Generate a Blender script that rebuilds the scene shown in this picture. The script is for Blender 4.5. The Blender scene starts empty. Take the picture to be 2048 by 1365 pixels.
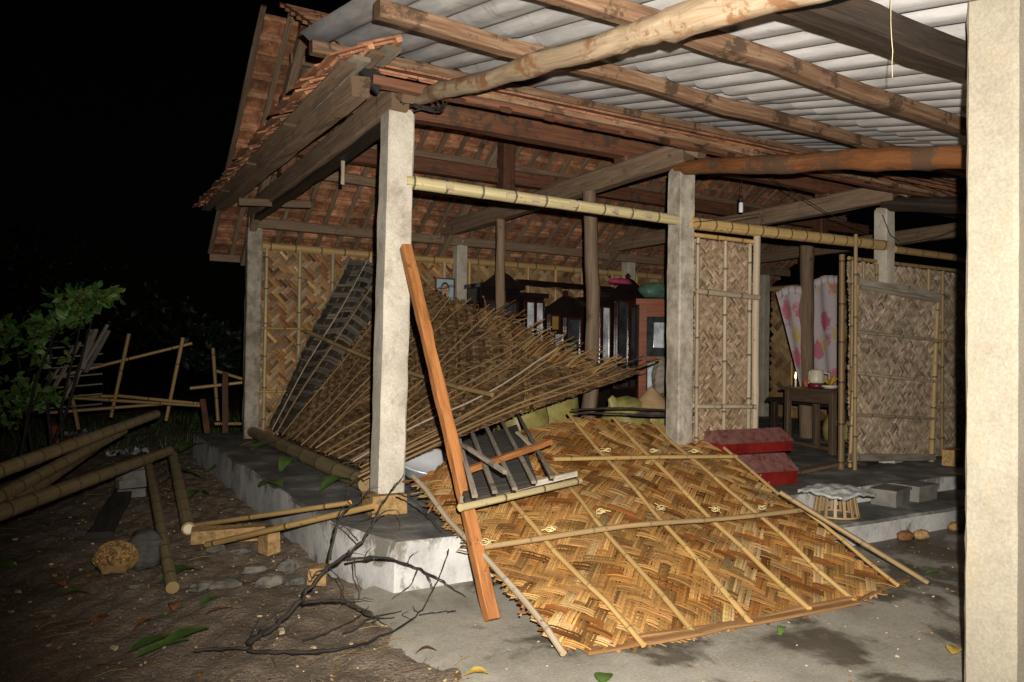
import bpy, math, random
import numpy as np
from mathutils import Vector, Matrix
random.seed(7); RNG = np.random.default_rng(7)
R_ = math.radians
SC = bpy.context.scene
COL = SC.collection

# ------------------------------------------------------------------ camera, night sky, flash
FPX, YAW, PITCH, ROLL, EYE = 1520.0, R_(30), R_(0.9), R_(0.8), 1.4
FW = np.array([math.sin(YAW)*math.cos(PITCH), math.cos(YAW)*math.cos(PITCH), math.sin(PITCH)])
_R0 = np.array([math.cos(YAW), -math.sin(YAW), 0.0]); _U0 = np.cross(_R0, FW)
RT = _R0*math.cos(ROLL)+_U0*math.sin(ROLL); UP = _U0*math.cos(ROLL)-_R0*math.sin(ROLL)
O = np.array([0, 0, EYE])
cd = bpy.data.cameras.new('camera'); cam = bpy.data.objects.new('camera', cd); COL.objects.link(cam)
cd.sensor_width = 36; cd.lens = 36*FPX/2048; cd.clip_start = 0.05; cd.clip_end = 500
cam.matrix_world = Matrix(((RT[0], UP[0], -FW[0], 0), (RT[1], UP[1], -FW[1], 0), (RT[2], UP[2], -FW[2], EYE), (0, 0, 0, 1)))
SC.camera = cam
SC.render.resolution_x, SC.render.resolution_y = 1024, 682
w = bpy.data.worlds.new('World'); SC.world = w; w.use_nodes = True
wn = w.node_tree.nodes; wl = w.node_tree.links
sky = wn.new('ShaderNodeTexSky'); sky.sky_type = 'NISHITA'; sky.sun_disc = False
sky.sun_elevation = R_(4); sky.sun_rotation = R_(200)
wl.new(sky.outputs[0], wn['Background'].inputs[0]); wn['Background'].inputs[1].default_value = 0.0002
sd = bpy.data.lights.new('moon', 'SUN'); sd.energy = 0.0015; sd.angle = R_(0.5); sd.color = (0.8, 0.88, 1)
so = bpy.data.objects.new('moon', sd); COL.objects.link(so); so.rotation_euler = (R_(50), 0, R_(200))
# the camera's own flash gun, on the hot shoe above the lens: the only strong light of this night picture
fl = bpy.data.lights.new('camera_flash', 'SPOT'); fl.energy = 2100; fl.color = (1.0, 0.95, 0.87)
fl.spot_size = R_(100); fl.spot_blend = 1.0; fl.shadow_soft_size = 0.012
fo = bpy.data.objects.new('camera_flash', fl); COL.objects.link(fo)
FL = O+UP*0.12+RT*0.066
_aim = FW+RT*(1280-1024)/FPX+UP*(682-640)/FPX
fo.location = FL; fo.rotation_euler = Vector(_aim).to_track_quat('-Z', 'Y').to_euler()
vs = SC.view_settings; vs.view_transform = 'Standard'; vs.look = 'None'; vs.exposure = 0; vs.gamma = 1
SC.cycles.max_bounces = 4; SC.cycles.diffuse_bounces = 2; SC.cycles.glossy_bounces = 3

# surveying helpers: where the line of sight through a photo point meets a plane of the place
def ray(x, y): return FW+RT*(x-1024)/FPX+UP*(682.5-y)/FPX
def atZ(x, y, z): d = ray(x, y); return O+d*(z-EYE)/d[2]
def atY(x, y, v): d = ray(x, y); return O+d*v/d[1]
def atX(x, y, v): d = ray(x, y); return O+d*v/d[0]
def atD(x, y, v): return O+ray(x, y)*v

# ------------------------------------------------------------------ scene-graph helpers
WORLDLOC = {}
def tag(o, label, cat=None, group=None):
    o['label'] = label
    if cat: o['category'] = cat
    if group: o['group'] = group
    return o
def attach(o, parent):
    if parent is not None:
        o.parent = parent
        o.matrix_parent_inverse = Matrix.Translation(-Vector(WORLDLOC[parent.name]))
def thing(name, label, cat, loc, group=None):
    o = bpy.data.objects.new(name, None); COL.objects.link(o); o.location = loc
    o.empty_display_size = 0.1; WORLDLOC[o.name] = tuple(loc)
    return tag(o, label, cat, group)
def fastmesh(name, v, f, col=None, uv=None, smooth=True):
    """v Nx3; f: array Mx4, or list of polygons; uv: per loop; col: per vertex rgb"""
    me = bpy.data.meshes.new(name)
    if isinstance(f, np.ndarray):
        n = len(f); me.vertices.add(len(v)); me.vertices.foreach_set('co', np.asarray(v, np.float32).ravel())
        me.loops.add(n*4); me.loops.foreach_set('vertex_index', f.astype(np.int32).ravel())
        me.polygons.add(n); me.polygons.foreach_set('loop_start', np.arange(0, n*4, 4, dtype=np.int32))
        me.update(calc_edges=True)
    else:
        me.from_pydata([tuple(p) for p in v], [], f)
    if uv is not None:
        l = me.uv_layers.new(name='UVMap'); l.data.foreach_set('uv', np.asarray(uv, np.float32).ravel())
    if col is None: col = (1.0, 1.0, 1.0)
    if True:
        a = me.color_attributes.new('Col', 'FLOAT_COLOR', 'POINT')
        c = np.ones((len(v), 4), np.float32); c[:, :3] = col; a.data.foreach_set('color', c.ravel())
    if smooth: me.polygons.foreach_set('use_smooth', np.ones(len(me.polygons), bool))
    return me
def link(name, me, mat, parent=None, kind=None, loc=None):
    o = bpy.data.objects.new(name, me); COL.objects.link(o)
    if mat is not None and not me.materials: me.materials.append(mat)
    attach(o, parent)
    if loc is not None: o.location = loc
    WORLDLOC[o.name] = (0, 0, 0) if loc is None else tuple(loc)
    if kind: o['kind'] = kind
    return o

class MB:
    """collects shapes into one mesh"""
    def __init__(s): s.v = []; s.f = []; s.uv = []; s.c = []; s.n = 0
    def add(s, v, faces, uvs=None, col=(1, 1, 1)):
        v = np.asarray(v, float); s.v.append(v)
        c = np.asarray(col, float); s.c.append(np.broadcast_to(c, (len(v), 3)))
        for i, f in enumerate(faces):
            s.f.append([int(k)+s.n for k in f])
            if uvs is not None: s.uv.extend(uvs[i])
            else: s.uv.extend([(v[k][0]+v[k][1]*.37, v[k][2]+v[k][1]*.61) for k in f])
        s.n += len(v); return s
    def box(s, c, size, rot=None, jit=0.0, col=(1, 1, 1)):
        a = np.array([[x, y, z] for z in (-.5, .5) for y in (-.5, .5) for x in (-.5, .5)])*np.array(size, float)
        if jit: a += (RNG.random(a.shape)-.5)*jit
        if rot is not None: a = a@np.array(rot).T
        a = a+np.array(c, float)
        return s.add(a, [(0, 2, 3, 1), (4, 5, 7, 6), (0, 1, 5, 4), (2, 6, 7, 3), (0, 4, 6, 2), (1, 3, 7, 5)], None, col)
    def sweep(s, path, rad, seg=8, section=None, up=None, cap=True, col=None, capcol=None, twist=0.0):
        """section: array Mx2 unit shape (times rad) or None for a circle; rad: scalar / N / Nx2"""
        path = np.asarray(path, float); n = len(path)
        rad = np.asarray(rad, float)
        if rad.ndim == 0: rad = np.full(n, float(rad))
        if rad.ndim == 1: rad = np.stack([rad, rad], 1)
        if section is None:
            t = np.linspace(0, 2*math.pi, seg, endpoint=False); section = np.stack([np.cos(t), np.sin(t)], 1)
        section = np.asarray(section, float)
        if section.ndim == 2: section = np.broadcast_to(section, (n,)+section.shape)
        m = section.shape[1]
        tan = np.gradient(path, axis=0); tan /= np.linalg.norm(tan, axis=1)[:, None]+1e-9
        u0 = np.array(up, float) if up is not None else (np.array([0, 0, 1.]) if abs(tan[0][2]) < .9 else np.array([0, 1., 0]))
        vs_ = np.zeros((n, m, 3))
        for i in range(n):
            t = tan[i]; b = np.cross(u0, t); b /= np.linalg.norm(b)+1e-9; nn = np.cross(t, b)
            u0 = nn if up is None else u0
            vs_[i] = path[i]+b*section[i][:, :1]*rad[i, 0]+nn*section[i][:, 1:]*rad[i, 1]
        L = np.concatenate([[0], np.cumsum(np.linalg.norm(np.diff(path, axis=0), axis=1))])
        per = np.linalg.norm(np.roll(section[0], -1, 0)-section[0], axis=1)*rad[0].mean(); C = np.concatenate([[0], np.cumsum(per)])
        F = []; U = []
        for i in range(n-1):
            for j in range(m):
                k = (j+1) % m
                F.append((i*m+j, i*m+k, (i+1)*m+k, (i+1)*m+j)); U.append([(L[i], C[j]), (L[i], C[j+1]), (L[i+1], C[j+1]), (L[i+1], C[j])])
        v = vs_.reshape(-1, 3)
        cc = np.ones((n*m, 3)) if col is None else np.repeat(np.broadcast_to(np.asarray(col, float), (n, 3)), m, 0)
        if cap:
            c2 = np.ones((2*m, 3))*(np.array(capcol) if capcol is not None else cc[0])
            v = np.concatenate([v, vs_[0], vs_[-1]]); cc = np.concatenate([cc, c2])
            F.append(tuple(range(n*m+m-1, n*m-1, -1))); U.append([(0.01*q, 0.3) for q in range(m)])
            F.append(tuple(range(n*m+m, n*m+2*m))); U.append([(0.01*q, 0.5) for q in range(m)])
        return s.add(v, F, U, cc)
    def build(s, name, mat, parent=None, smooth=False, kind=None, angle=None):
        me = fastmesh(name, np.concatenate(s.v), s.f, np.concatenate(s.c), s.uv, smooth)
        if angle:
            me.set_sharp_from_angle(angle=R_(angle))
        return link(name, me, mat, parent, kind)

RRECT = np.array([(-1, -.8), (-.8, -1), (.8, -1), (1, -.8), (1, .8), (.8, 1), (-.8, 1), (-1, .8)])
def lerp_path(p0, p1, n, sag=0.0, wob=0.0):
    p0, p1 = np.array(p0, float), np.array(p1, float); t = np.linspace(0, 1, n)[:, None]
    p = p0*(1-t)+p1*t; p[:, 2] -= sag*np.sin(np.pi*t[:, 0])
    if wob: 
        q = np.cumsum(RNG.normal(0, wob, (n, 3)), 0); q -= np.linspace(0, 1, n)[:, None]*q[-1]; p += q
    return p
def timber(mb, p0, p1, w_, h_, n=10, jit=.05, wob=0.0, up=(0, 0, 1), sag=0.0, taper=1.0):
    path = lerp_path(p0, p1, n, sag, wob)
    sec = np.repeat(RRECT[None], n, 0)*(1+RNG.normal(0, jit, (n, 8, 1)))
    r = np.linspace(1, taper, n)
    return mb.sweep(path, np.stack([r*w_/2, r*h_/2], 1), section=sec, up=up, capcol=(.5, .45, .4))
def logmb(mb, pts, r0, r1, n=26, seg=14, rough=.06, knots=5):
    pts = np.array(pts, float); t = np.linspace(0, len(pts)-1, n)
    path = np.stack([np.interp(t, range(len(pts)), pts[:, k]) for k in range(3)], 1)
    path += np.stack([np.convolve(RNG.normal(0, r0*.25, n+4), np.ones(5)/5, 'valid') for _ in range(3)], 1)
    r = np.linspace(r0, r1, n)*(1+np.convolve(RNG.normal(0, rough*1.4, n+2), np.ones(3)/3, 'valid'))
    tt = np.linspace(0, 2*math.pi, seg, endpoint=False); base = np.stack([np.cos(tt), np.sin(tt)], 1)
    sec = np.repeat(base[None], n, 0)*(1+RNG.normal(0, rough*.5, (n, seg, 1)))
    for _ in range(knots):
        i, j = RNG.integers(2, n-2), RNG.integers(0, seg); sec[i, j] *= 1.22; sec[i, (j+1) % seg] *= 1.1; sec[i-1, j] *= 1.08
    return mb.sweep(path, r, section=sec)
def culm(mb, p0, p1, r, d=.3, seg=12, bend=None, taper=.92, tint=(1, 1, 1), phase=None, sag=0.0, hollow=True):
    """a bamboo culm with swollen joints"""
    p0, p1 = np.array(p0, float), np.array(p1, float); L = np.linalg.norm(p1-p0)
    ts = [0.0]; c = []; rr = [1.0]; cc = [1.0]
    x = (phase if phase is not None else random.uniform(.1, 1)*d)
    while x < L-.03:
        for dx, q, k in ((-.03, 1.0, 1.0), (-.011, 1.025, .85), (-.008, 1.03, .28), (.006, 1.03, .25), (.009, 1.03, 1.12), (.035, 1.0, 1.06)):
            ts.append((x+dx)/L); rr.append(q); cc.append(k)
        ts.append(min((x+d*.5)/L, .999)); rr.append(.985); cc.append(1.0)
        x += d*random.uniform(.93, 1.07)
    ts.append(1.0); rr.append(1.0); cc.append(1.0)
    o = np.argsort(ts); ts = np.array(ts)[o]; rr = np.array(rr)[o]; cc = np.array(cc)[o]
    keep = np.concatenate([[True], np.diff(ts) > 1e-5]); ts, rr, cc = ts[keep], rr[keep], cc[keep]
    path = p0*(1-ts[:, None])+p1*ts[:, None]
    if bend is not None: path = path+np.array(bend)*np.sin(np.pi*ts)[:, None]
    path[:, 2] -= sag*np.sin(np.pi*ts)
    rad = r*rr*(1-(1-taper)*ts)
    return mb.sweep(path, rad, seg=seg, col=cc[:, None]*np.array(tint), capcol=(1.25, 1.15, 1.0))

# ------------------------------------------------------------------ materials
def newmat(name):
    m = bpy.data.materials.new(name); m.use_nodes = True
    n = m.node_tree.nodes; return m, n, m.node_tree.links, n['Principled BSDF']
def ramp(n, stops):
    r = n.new('ShaderNodeValToRGB'); e = r.color_ramp.elements
    while len(e) < len(stops): e.new(.5)
    for i, (p, c) in enumerate(stops): e[i].position = p; e[i].color = (c[0], c[1], c[2], 1) if len(c) == 3 else c
    return r
def noise(n, l, vec, scale, detail=4, rough=.6, dist=0.0):
    t = n.new('ShaderNodeTexNoise'); t.inputs['Scale'].default_value = scale; t.inputs['Detail'].default_value = detail
    t.inputs['Roughness'].default_value = rough; t.inputs['Distortion'].default_value = dist
    if vec is not None: l.new(vec, t.inputs['Vector'])
    return t
def mixc(n, l, a, b, fac, mode='MIX'):
    m = n.new('ShaderNodeMix'); m.data_type = 'RGBA'; m.blend_type = mode
    for s_, v in ((6, a), (7, b), (0, fac)):
        if hasattr(v, 'links'): l.new(v, m.inputs[s_])
        elif s_ == 0: m.inputs[0].default_value = v
        else: m.inputs[s_].default_value = (v[0], v[1], v[2], 1)
    return m.outputs[2]
def bump(n, l, h, b, strength=.4, dist=.01):
    x = n.new('ShaderNodeBump'); x.inputs['Strength'].default_value = strength; x.inputs['Distance'].default_value = dist
    l.new(h, x.inputs['Height']); l.new(x.outputs[0], b.inputs['Normal'])
def math_(n, l, op, a, b=0.0, clamp=False):
    x = n.new('ShaderNodeMath'); x.operation = op; x.use_clamp = clamp
    for i, v in enumerate((a, b)):
        if hasattr(v, 'links'): l.new(v, x.inputs[i])
        else: x.inputs[i].default_value = v
    return x.outputs[0]
def grainvec(n, l, sx, sy):
    tc = n.new('ShaderNodeTexCoord'); oi = n.new('ShaderNodeObjectInfo')
    mp = n.new('ShaderNodeMapping'); mp.inputs['Scale'].default_value = (sx, sy, 1)
    l.new(tc.outputs['UV'], mp.inputs[0])
    ad = n.new('ShaderNodeVectorMath'); ad.operation = 'ADD'; l.new(mp.outputs[0], ad.inputs[0])
    sc_ = math_(n, l, 'MULTIPLY', oi.outputs['Random'], 97.0); l.new(sc_, ad.inputs[1])
    return ad.outputs[0], tc, oi
def m_wood(name, dark, mid, light, stain=None, stain_amt=.55, rough=.65, sx=2.5, sy=38, var=.25, bstr=.5):
    m, n, l, b = newmat(name); v, tc, oi = grainvec(n, l, sx, sy)
    g = noise(n, l, v, 1.0, 9, .72, .6)
    r = ramp(n, [(.28, dark), (.5, mid), (.72, light)]); l.new(g.outputs[0], r.inputs[0]); c = r.outputs[0]
    g2 = noise(n, l, tc.outputs['Object'], 4.2, 8, .74)
    if stain is not None:
        f = ramp(n, [(stain_amt-.025, (0, 0, 0)), (stain_amt+.03, (.92, .92, .92))]); l.new(g2.outputs[0], f.inputs[0])
        c = mixc(n, l, c, stain, f.outputs[0])
    k = math_(n, l, 'ADD', math_(n, l, 'MULTIPLY', oi.outputs['Random'], 2*var), 1-var)
    c = mixc(n, l, c, k, 1.0, 'MULTIPLY')
    at = n.new('ShaderNodeAttribute'); at.attribute_name = 'Col'
    c = mixc(n, l, c, at.outputs['Color'], 1.0, 'MULTIPLY')
    l.new(c, b.inputs['Base Color']); b.inputs['Roughness'].default_value = rough; b.inputs['Specular IOR Level'].default_value = .3
    bump(n, l, g.outputs[0], b, bstr, .006)
    return m
def m_bamboo(name, base, alt, rough=.45, sx=1.2, sy=60, var=.2):
    m, n, l, b = newmat(name); v, tc, oi = grainvec(n, l, sx, sy)
    g = noise(n, l, v, 1.0, 5, .6); g2 = noise(n, l, tc.outputs['Object'], 3.0, 5, .65)
    c = mixc(n, l, base, alt, g2.outputs[0])
    r = ramp(n, [(.3, (.7, .66, .6)), (.65, (1.12, 1.1, 1.06))]); l.new(g.outputs[0], r.inputs[0])
    c = mixc(n, l, c, r.outputs[0], 1.0, 'MULTIPLY')
    sp = noise(n, l, tc.outputs['Object'], 24.0, 3, .7); rs = ramp(n, [(.62, (0, 0, 0)), (.72, (1, 1, 1))]); l.new(sp.outputs[0], rs.inputs[0])
    c = mixc(n, l, c, (base[0]*.32, base[1]*.3, base[2]*.3), rs.outputs[0])
    k = math_(n, l, 'ADD', math_(n, l, 'MULTIPLY', oi.outputs['Random'], 2*var), 1-var)
    c = mixc(n, l, c, k, 1.0, 'MULTIPLY')
    at = n.new('ShaderNodeAttribute'); at.attribute_name = 'Col'
    c = mixc(n, l, c, at.outputs['Color'], 1.0, 'MULTIPLY')
    l.new(c, b.inputs['Base Color']); b.inputs['Roughness'].default_value = rough; b.inputs['Specular IOR Level'].default_value = .35
    bump(n, l, g.outputs[0], b, .2, .003)
    return m
def m_splint(name, rough=.5, sy=260):
    m, n, l, b = newmat(name); v, tc, oi = grainvec(n, l, 5, sy)
    at = n.new('ShaderNodeAttribute'); at.attribute_name = 'Col'
    g = noise(n, l, v, 1.0, 4, .7); r = ramp(n, [(.3, (.55, .5, .44)), (.6, (1.1, 1.08, 1.05))]); l.new(g.outputs[0], r.inputs[0])
    c = mixc(n, l, at.outputs['Color'], r.outputs[0], 1.0, 'MULTIPLY')
    d = noise(n, l, tc.outputs['Object'], 4.0, 5, .7); rd = ramp(n, [(.35, (.72, .7, .68)), (.6, (1, 1, 1))]); l.new(d.outputs[0], rd.inputs[0])
    c = mixc(n, l, c, rd.outputs[0], 1.0, 'MULTIPLY')
    l.new(c, b.inputs['Base Color']); b.inputs['Roughness'].default_value = rough; b.inputs['Specular IOR Level'].default_value = .3
    bump(n, l, g.outputs[0], b, .35, .003)
    return m
def m_concrete(name, c0, c1, c2, scale=1.0, spots=True, bst=.5, stain=(.16, .14, .11), stain_at=.62, rough=.85):
    m, n, l, b = newmat(name); tc = n.new('ShaderNodeTexCoord'); geo = n.new('ShaderNodeNewGeometry'); p = geo.outputs['Position']
    a = noise(n, l, p, 3.0*scale, 6, .65); r = ramp(n, [(.3, c0), (.5, c1), (.7, c2)]); l.new(a.outputs[0], r.inputs[0]); c = r.outputs[0]
    fnz = noise(n, l, p, 90*scale, 3, .6); rf = ramp(n, [(.3, (.82, .8, .78)), (.7, (1.1, 1.1, 1.1))]); l.new(fnz.outputs[0], rf.inputs[0])
    c = mixc(n, l, c, rf.outputs[0], 1.0, 'MULTIPLY')
    mp = n.new('ShaderNodeMapping'); mp.inputs['Scale'].default_value = (1, 1, .7); l.new(p, mp.inputs[0])
    s_ = noise(n, l, mp.outputs[0], 6.5*scale, 8, .75, .3); rs = ramp(n, [(stain_at-.06, (0, 0, 0)), (stain_at+.14, (.8, .8, .8))]); l.new(s_.outputs[0], rs.inputs[0])
    c = mixc(n, l, c, stain, rs.outputs[0])
    if spots:
        vo = n.new('ShaderNodeTexVoronoi'); vo.inputs['Scale'].default_value = 55*scale; l.new(p, vo.inputs['Vector'])
        rv = ramp(n, [(.05, (1, 1, 1)), (.12, (0, 0, 0))]); l.new(vo.outputs['Distance'], rv.inputs[0])
        c = mixc(n, l, c, (.2, .18, .15), math_(n, l, 'MULTIPLY', rv.outputs[0], .5))
    l.new(c, b.inputs['Base Color']); b.inputs['Roughness'].default_value = rough; b.inputs['Specular IOR Level'].default_value = .25
    h = math_(n, l, 'ADD', fnz.outputs[0], math_(n, l, 'MULTIPLY', a.outputs[0], 2.0)); bump(n, l, h, b, bst, .006)
    return m
def m_plain(name, c, rough=.6, var=.12, scale=8.0, spec=.3, metal=0.0, attr=True, bst=.15):
    m, n, l, b = newmat(name); tc = n.new('ShaderNodeTexCoord'); oi = n.new('ShaderNodeObjectInfo')
    a = noise(n, l, tc.outputs['Object'], scale, 5, .65)
    r = ramp(n, [(.3, tuple(x*(1-2.2*var) for x in c)), (.55, c), (.75, tuple(min(1, x*(1+1.3*var)) for x in c))]); l.new(a.outputs[0], r.inputs[0]); cc = r.outputs[0]
    k = math_(n, l, 'ADD', math_(n, l, 'MULTIPLY', oi.outputs['Random'], .3), .85); cc = mixc(n, l, cc, k, 1.0, 'MULTIPLY')
    if attr:
        at = n.new('ShaderNodeAttribute'); at.attribute_name = 'Col'; cc = mixc(n, l, cc, at.outputs['Color'], 1.0, 'MULTIPLY')
    l.new(cc, b.inputs['Base Color']); b.inputs['Roughness'].default_value = rough; b.inputs['Specular IOR Level'].default_value = spec
    b.inputs['Metallic'].default_value = metal
    bump(n, l, a.outputs[0], b, bst, .01)
    return m

M = {}
M['log_pale'] = m_wood('pale_peeled_log', (.1, .06, .034), (.235, .17, .105), (.33, .26, .18), (.16, .075, .032), .53, .6, 2.2, 26)
M['log_orange'] = m_wood('orange_log', (.07, .028, .013), (.2, .075, .025), (.27, .125, .055), (.1, .06, .038), .52, .5, 2, 26)
M['purlin'] = m_wood('weathered_purlin', (.07, .035, .021), (.185, .102, .055), (.31, .22, .14), (.06, .036, .022), .55, .7, 2.5, 40)
M['beam_red'] = m_wood('red_brown_beam', (.06, .024, .014), (.135, .055, .029), (.2, .09, .046), (.06, .04, .028), .57, .6, 2, 40)
M['beam_grey'] = m_wood('grey_brown_beam', (.08, .052, .032), (.19, .125, .078), (.28, .2, .135), (.075, .05, .034), .62, .75, 2, 40)
M['beam_dark'] = m_wood('dark_beam', (.012, .009, .007), (.03, .021, .015), (.07, .043, .027), (.1, .05, .02), .66, .6, 2, 40)
M['orange_post'] = m_wood('orange_plank', (.14, .05, .016), (.34, .135, .042), (.44, .2, .07), (.06, .024, .012), .64, .5, 3.0, 34, .05, .8)
M['greywood'] = m_wood('grey_wood', (.1, .085, .065), (.26, .22, .17), (.38, .33, .26), (.1, .075, .05), .6, .8, 3, 45)
M['darkwood'] = m_wood('dark_plank', (.02, .018, .016), (.055, .05, .044), (.1, .09, .08), (.1, .055, .02), .66, .7, 2, 40)
M['furniture'] = m_wood('brown_table', (.035, .022, .014), (.09, .058, .036), (.14, .09, .056), None, .6, .6, 3, 40, .1)
M['bark'] = m_wood('bark_branch', (.007, .006, .005), (.02, .016, .013), (.065, .05, .038), None, .6, .7, 6, 30, .1, .8)
M['cane'] = m_bamboo('tan_cane', (.4, .25, .09), (.5, .35, .15), .4)
M['cane_old'] = m_bamboo('old_cane', (.25, .17, .085), (.36, .25, .12), .5)
M['cane_grey'] = m_bamboo('grey_cane', (.3, .235, .16), (.44, .37, .28), .6)
M['palewood'] = m_wood('bleached_lath', (.3, .25, .19), (.5, .44, .36), (.62, .57, .49), (.3, .2, .11), .62, .6, 3, 45)
M['cane_brown'] = m_bamboo('brown_cane', (.17, .105, .048), (.25, .16, .075), .5)
M['culm'] = m_bamboo('pale_green_culm', (.4, .33, .18), (.44, .385, .225), .4)
M['culm_tan'] = m_bamboo('tan_culm', (.36, .24, .1), (.45, .31, .14), .42)
M['culm_yard'] = m_bamboo('yard_culm', (.25, .19, .1), (.34, .275, .16), .45)
M['splint'] = m_splint('bamboo_splint')
M['twine'] = m_plain('pale_twine', (.62, .48, .22), .6)
M['concrete'] = m_concrete('pillar_concrete', (.36, .315, .25), (.48, .43, .35), (.58, .53, .44), 1.0, stain=(.2, .165, .12), stain_at=.58)
M['concrete_mossy'] = m_concrete('stained_pillar_concrete', (.22, .185, .14), (.4, .35, .275), (.52, .465, .38), 1.6, stain=(.13, .115, .085), stain_at=.53)
M['concrete_near'] = m_concrete('cream_pillar_concrete', (.225, .198, .15), (.27, .24, .183), (.3, .27, .21), 1.0, stain=(.3, .225, .13), stain_at=.6, bst=.22)
M['litter'] = m_plain('pale_litter', (.45, .36, .22), .8)
M['stone'] = m_plain('grey_stone', (.15, .135, .11), .9, .35, 14, bst=.9)
M['brick'] = m_plain('sand_brick', (.36, .22, .09), .9, .25, 30, bst=.7)
M['brick_red'] = m_plain('red_brick', (.36, .1, .045), .85, .25, 22, bst=.6)
M['leaf'] = m_plain('green_leaf', (.075, .135, .03), .45, .2, 20)

M['leaf_dead'] = m_plain('dead_leaf', (.2, .08, .03), .7, .3, 25)
M['leaf_yellow'] = m_plain('yellow_leaf', (.45, .3, .06), .6, .25, 25)

# ground materials
def m_dirt():
    m, n, l, b = newmat('yard_soil'); g = n.new('ShaderNodeNewGeometry'); p = g.outputs['Position']
    a = noise(n, l, p, 1.6, 7, .68); r = ramp(n, [(.3, (.14, .108, .08)), (.5, (.225, .178, .132)), (.7, (.3, .24, .182))]); l.new(a.outputs[0], r.inputs[0])
    f = noise(n, l, p, 60, 4, .7); rf = ramp(n, [(.3, (.6, .58, .55)), (.62, (1.15, 1.12, 1.1)), (.74, (2.2, 2.0, 1.7))]); l.new(f.outputs[0], rf.inputs[0])
    c = mixc(n, l, r.outputs[0], rf.outputs[0], 1.0, 'MULTIPLY'); l.new(c, b.inputs['Base Color']); b.inputs['Roughness'].default_value = .9
    b.inputs['Specular IOR Level'].default_value = .2
    h = math_(n, l, 'ADD', f.outputs[0], math_(n, l, 'MULTIPLY', noise(n, l, p, 14, 5, .7).outputs[0], 2.5)); bump(n, l, h, b, .9, .02)
    return m
def m_paving():
    m, n, l, b = newmat('wet_concrete_yard'); g = n.new('ShaderNodeNewGeometry'); p = g.outputs['Position']
    a = noise(n, l, p, 2.2, 7, .7); r = ramp(n, [(.3, (.23, .21, .168)), (.5, (.34, .312, .258)), (.7, (.43, .4, .34))]); l.new(a.outputs[0], r.inputs[0])
    f = noise(n, l, p, 75, 4, .65); rf = ramp(n, [(.3, (.78, .76, .74)), (.66, (1.08, 1.08, 1.06))]); l.new(f.outputs[0], rf.inputs[0])
    c = mixc(n, l, r.outputs[0], rf.outputs[0], 1.0, 'MULTIPLY')
    sx = n.new('ShaderNodeSeparateXYZ'); l.new(p, sx.inputs[0])
    wet = noise(n, l, p, 1.5, 5, .6, .5)
    bias = math_(n, l, 'MULTIPLY', math_(n, l, 'SUBTRACT', sx.outputs[0], 2.2), .055)      # the sheltered slab is damper away from its open edge
    wv = math_(n, l, 'ADD', wet.outputs[0], math_(n, l, 'MINIMUM', bias, .11))
    rw = ramp(n, [(.54, (0, 0, 0)), (.62, (1, 1, 1))]); l.new(wv, rw.inputs[0])
    c = mixc(n, l, c, mixc(n, l, c, (.34, .32, .3), 1.0, 'MULTIPLY'), rw.outputs[0]); l.new(c, b.inputs['Base Color'])
    rr = math_(n, l, 'SUBTRACT', .85, math_(n, l, 'MULTIPLY', rw.outputs[0], .4)); l.new(rr, b.inputs['Roughness']); b.inputs['Specular IOR Level'].default_value = .3
    bump(n, l, math_(n, l, 'ADD', f.outputs[0], a.outputs[0]), b, .4, .008)
    return m
def m_whitewash():
    m, n, l, b = newmat('whitewashed_plinth'); g = n.new('ShaderNodeNewGeometry'); p = g.outputs['Position']
    sn = n.new('ShaderNodeSeparateXYZ'); l.new(g.outputs['Normal'], sn.inputs[0]); sp = n.new('ShaderNodeSeparateXYZ'); l.new(p, sp.inputs[0])
    a = noise(n, l, p, 3.5, 6, .7); r = ramp(n, [(.3, (.3, .285, .265)), (.52, (.5, .485, .46)), (.7, (.6, .585, .55))]); l.new(a.outputs[0], r.inputs[0]); white = r.outputs[0]
    mp = n.new('ShaderNodeMapping'); mp.inputs['Scale'].default_value = (3.6, 3.6, 2.4); l.new(p, mp.inputs[0])
    d = noise(n, l, mp.outputs[0], 1.0, 8, .72, .6)
    dz = math_(n, l, 'ADD', d.outputs[0], math_(n, l, 'MULTIPLY', math_(n, l, 'SUBTRACT', math_(n, l, 'ABSOLUTE', math_(n, l, 'SUBTRACT', sp.outputs[2], .12)), .1), .9))
    rd = ramp(n, [(.52, (0, 0, 0)), (.61, (1, 1, 1))]); l.new(dz, rd.inputs[0])
    white = mixc(n, l, white, (.15, .13, .1), math_(n, l, 'MULTIPLY', rd.outputs[0], .9))
    t = noise(n, l, p, 2.6, 6, .7, .3); rt = ramp(n, [(.35, (.085, .08, .072)), (.52, (.17, .162, .148)), (.66, (.34, .325, .3))]); l.new(t.outputs[0], rt.inputs[0])
    up = ramp(n, [(.45, (0, 0, 0)), (.6, (1, 1, 1))]); l.new(sn.outputs[2], up.inputs[0])
    c = mixc(n, l, white, rt.outputs[0], up.outputs[0]); l.new(c, b.inputs['Base Color']); b.inputs['Roughness'].default_value = .75
    b.inputs['Specular IOR Level'].default_value = .25
    bump(n, l, noise(n, l, p, 30, 6, .7).outputs[0], b, .5, .012)
    return m
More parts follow.
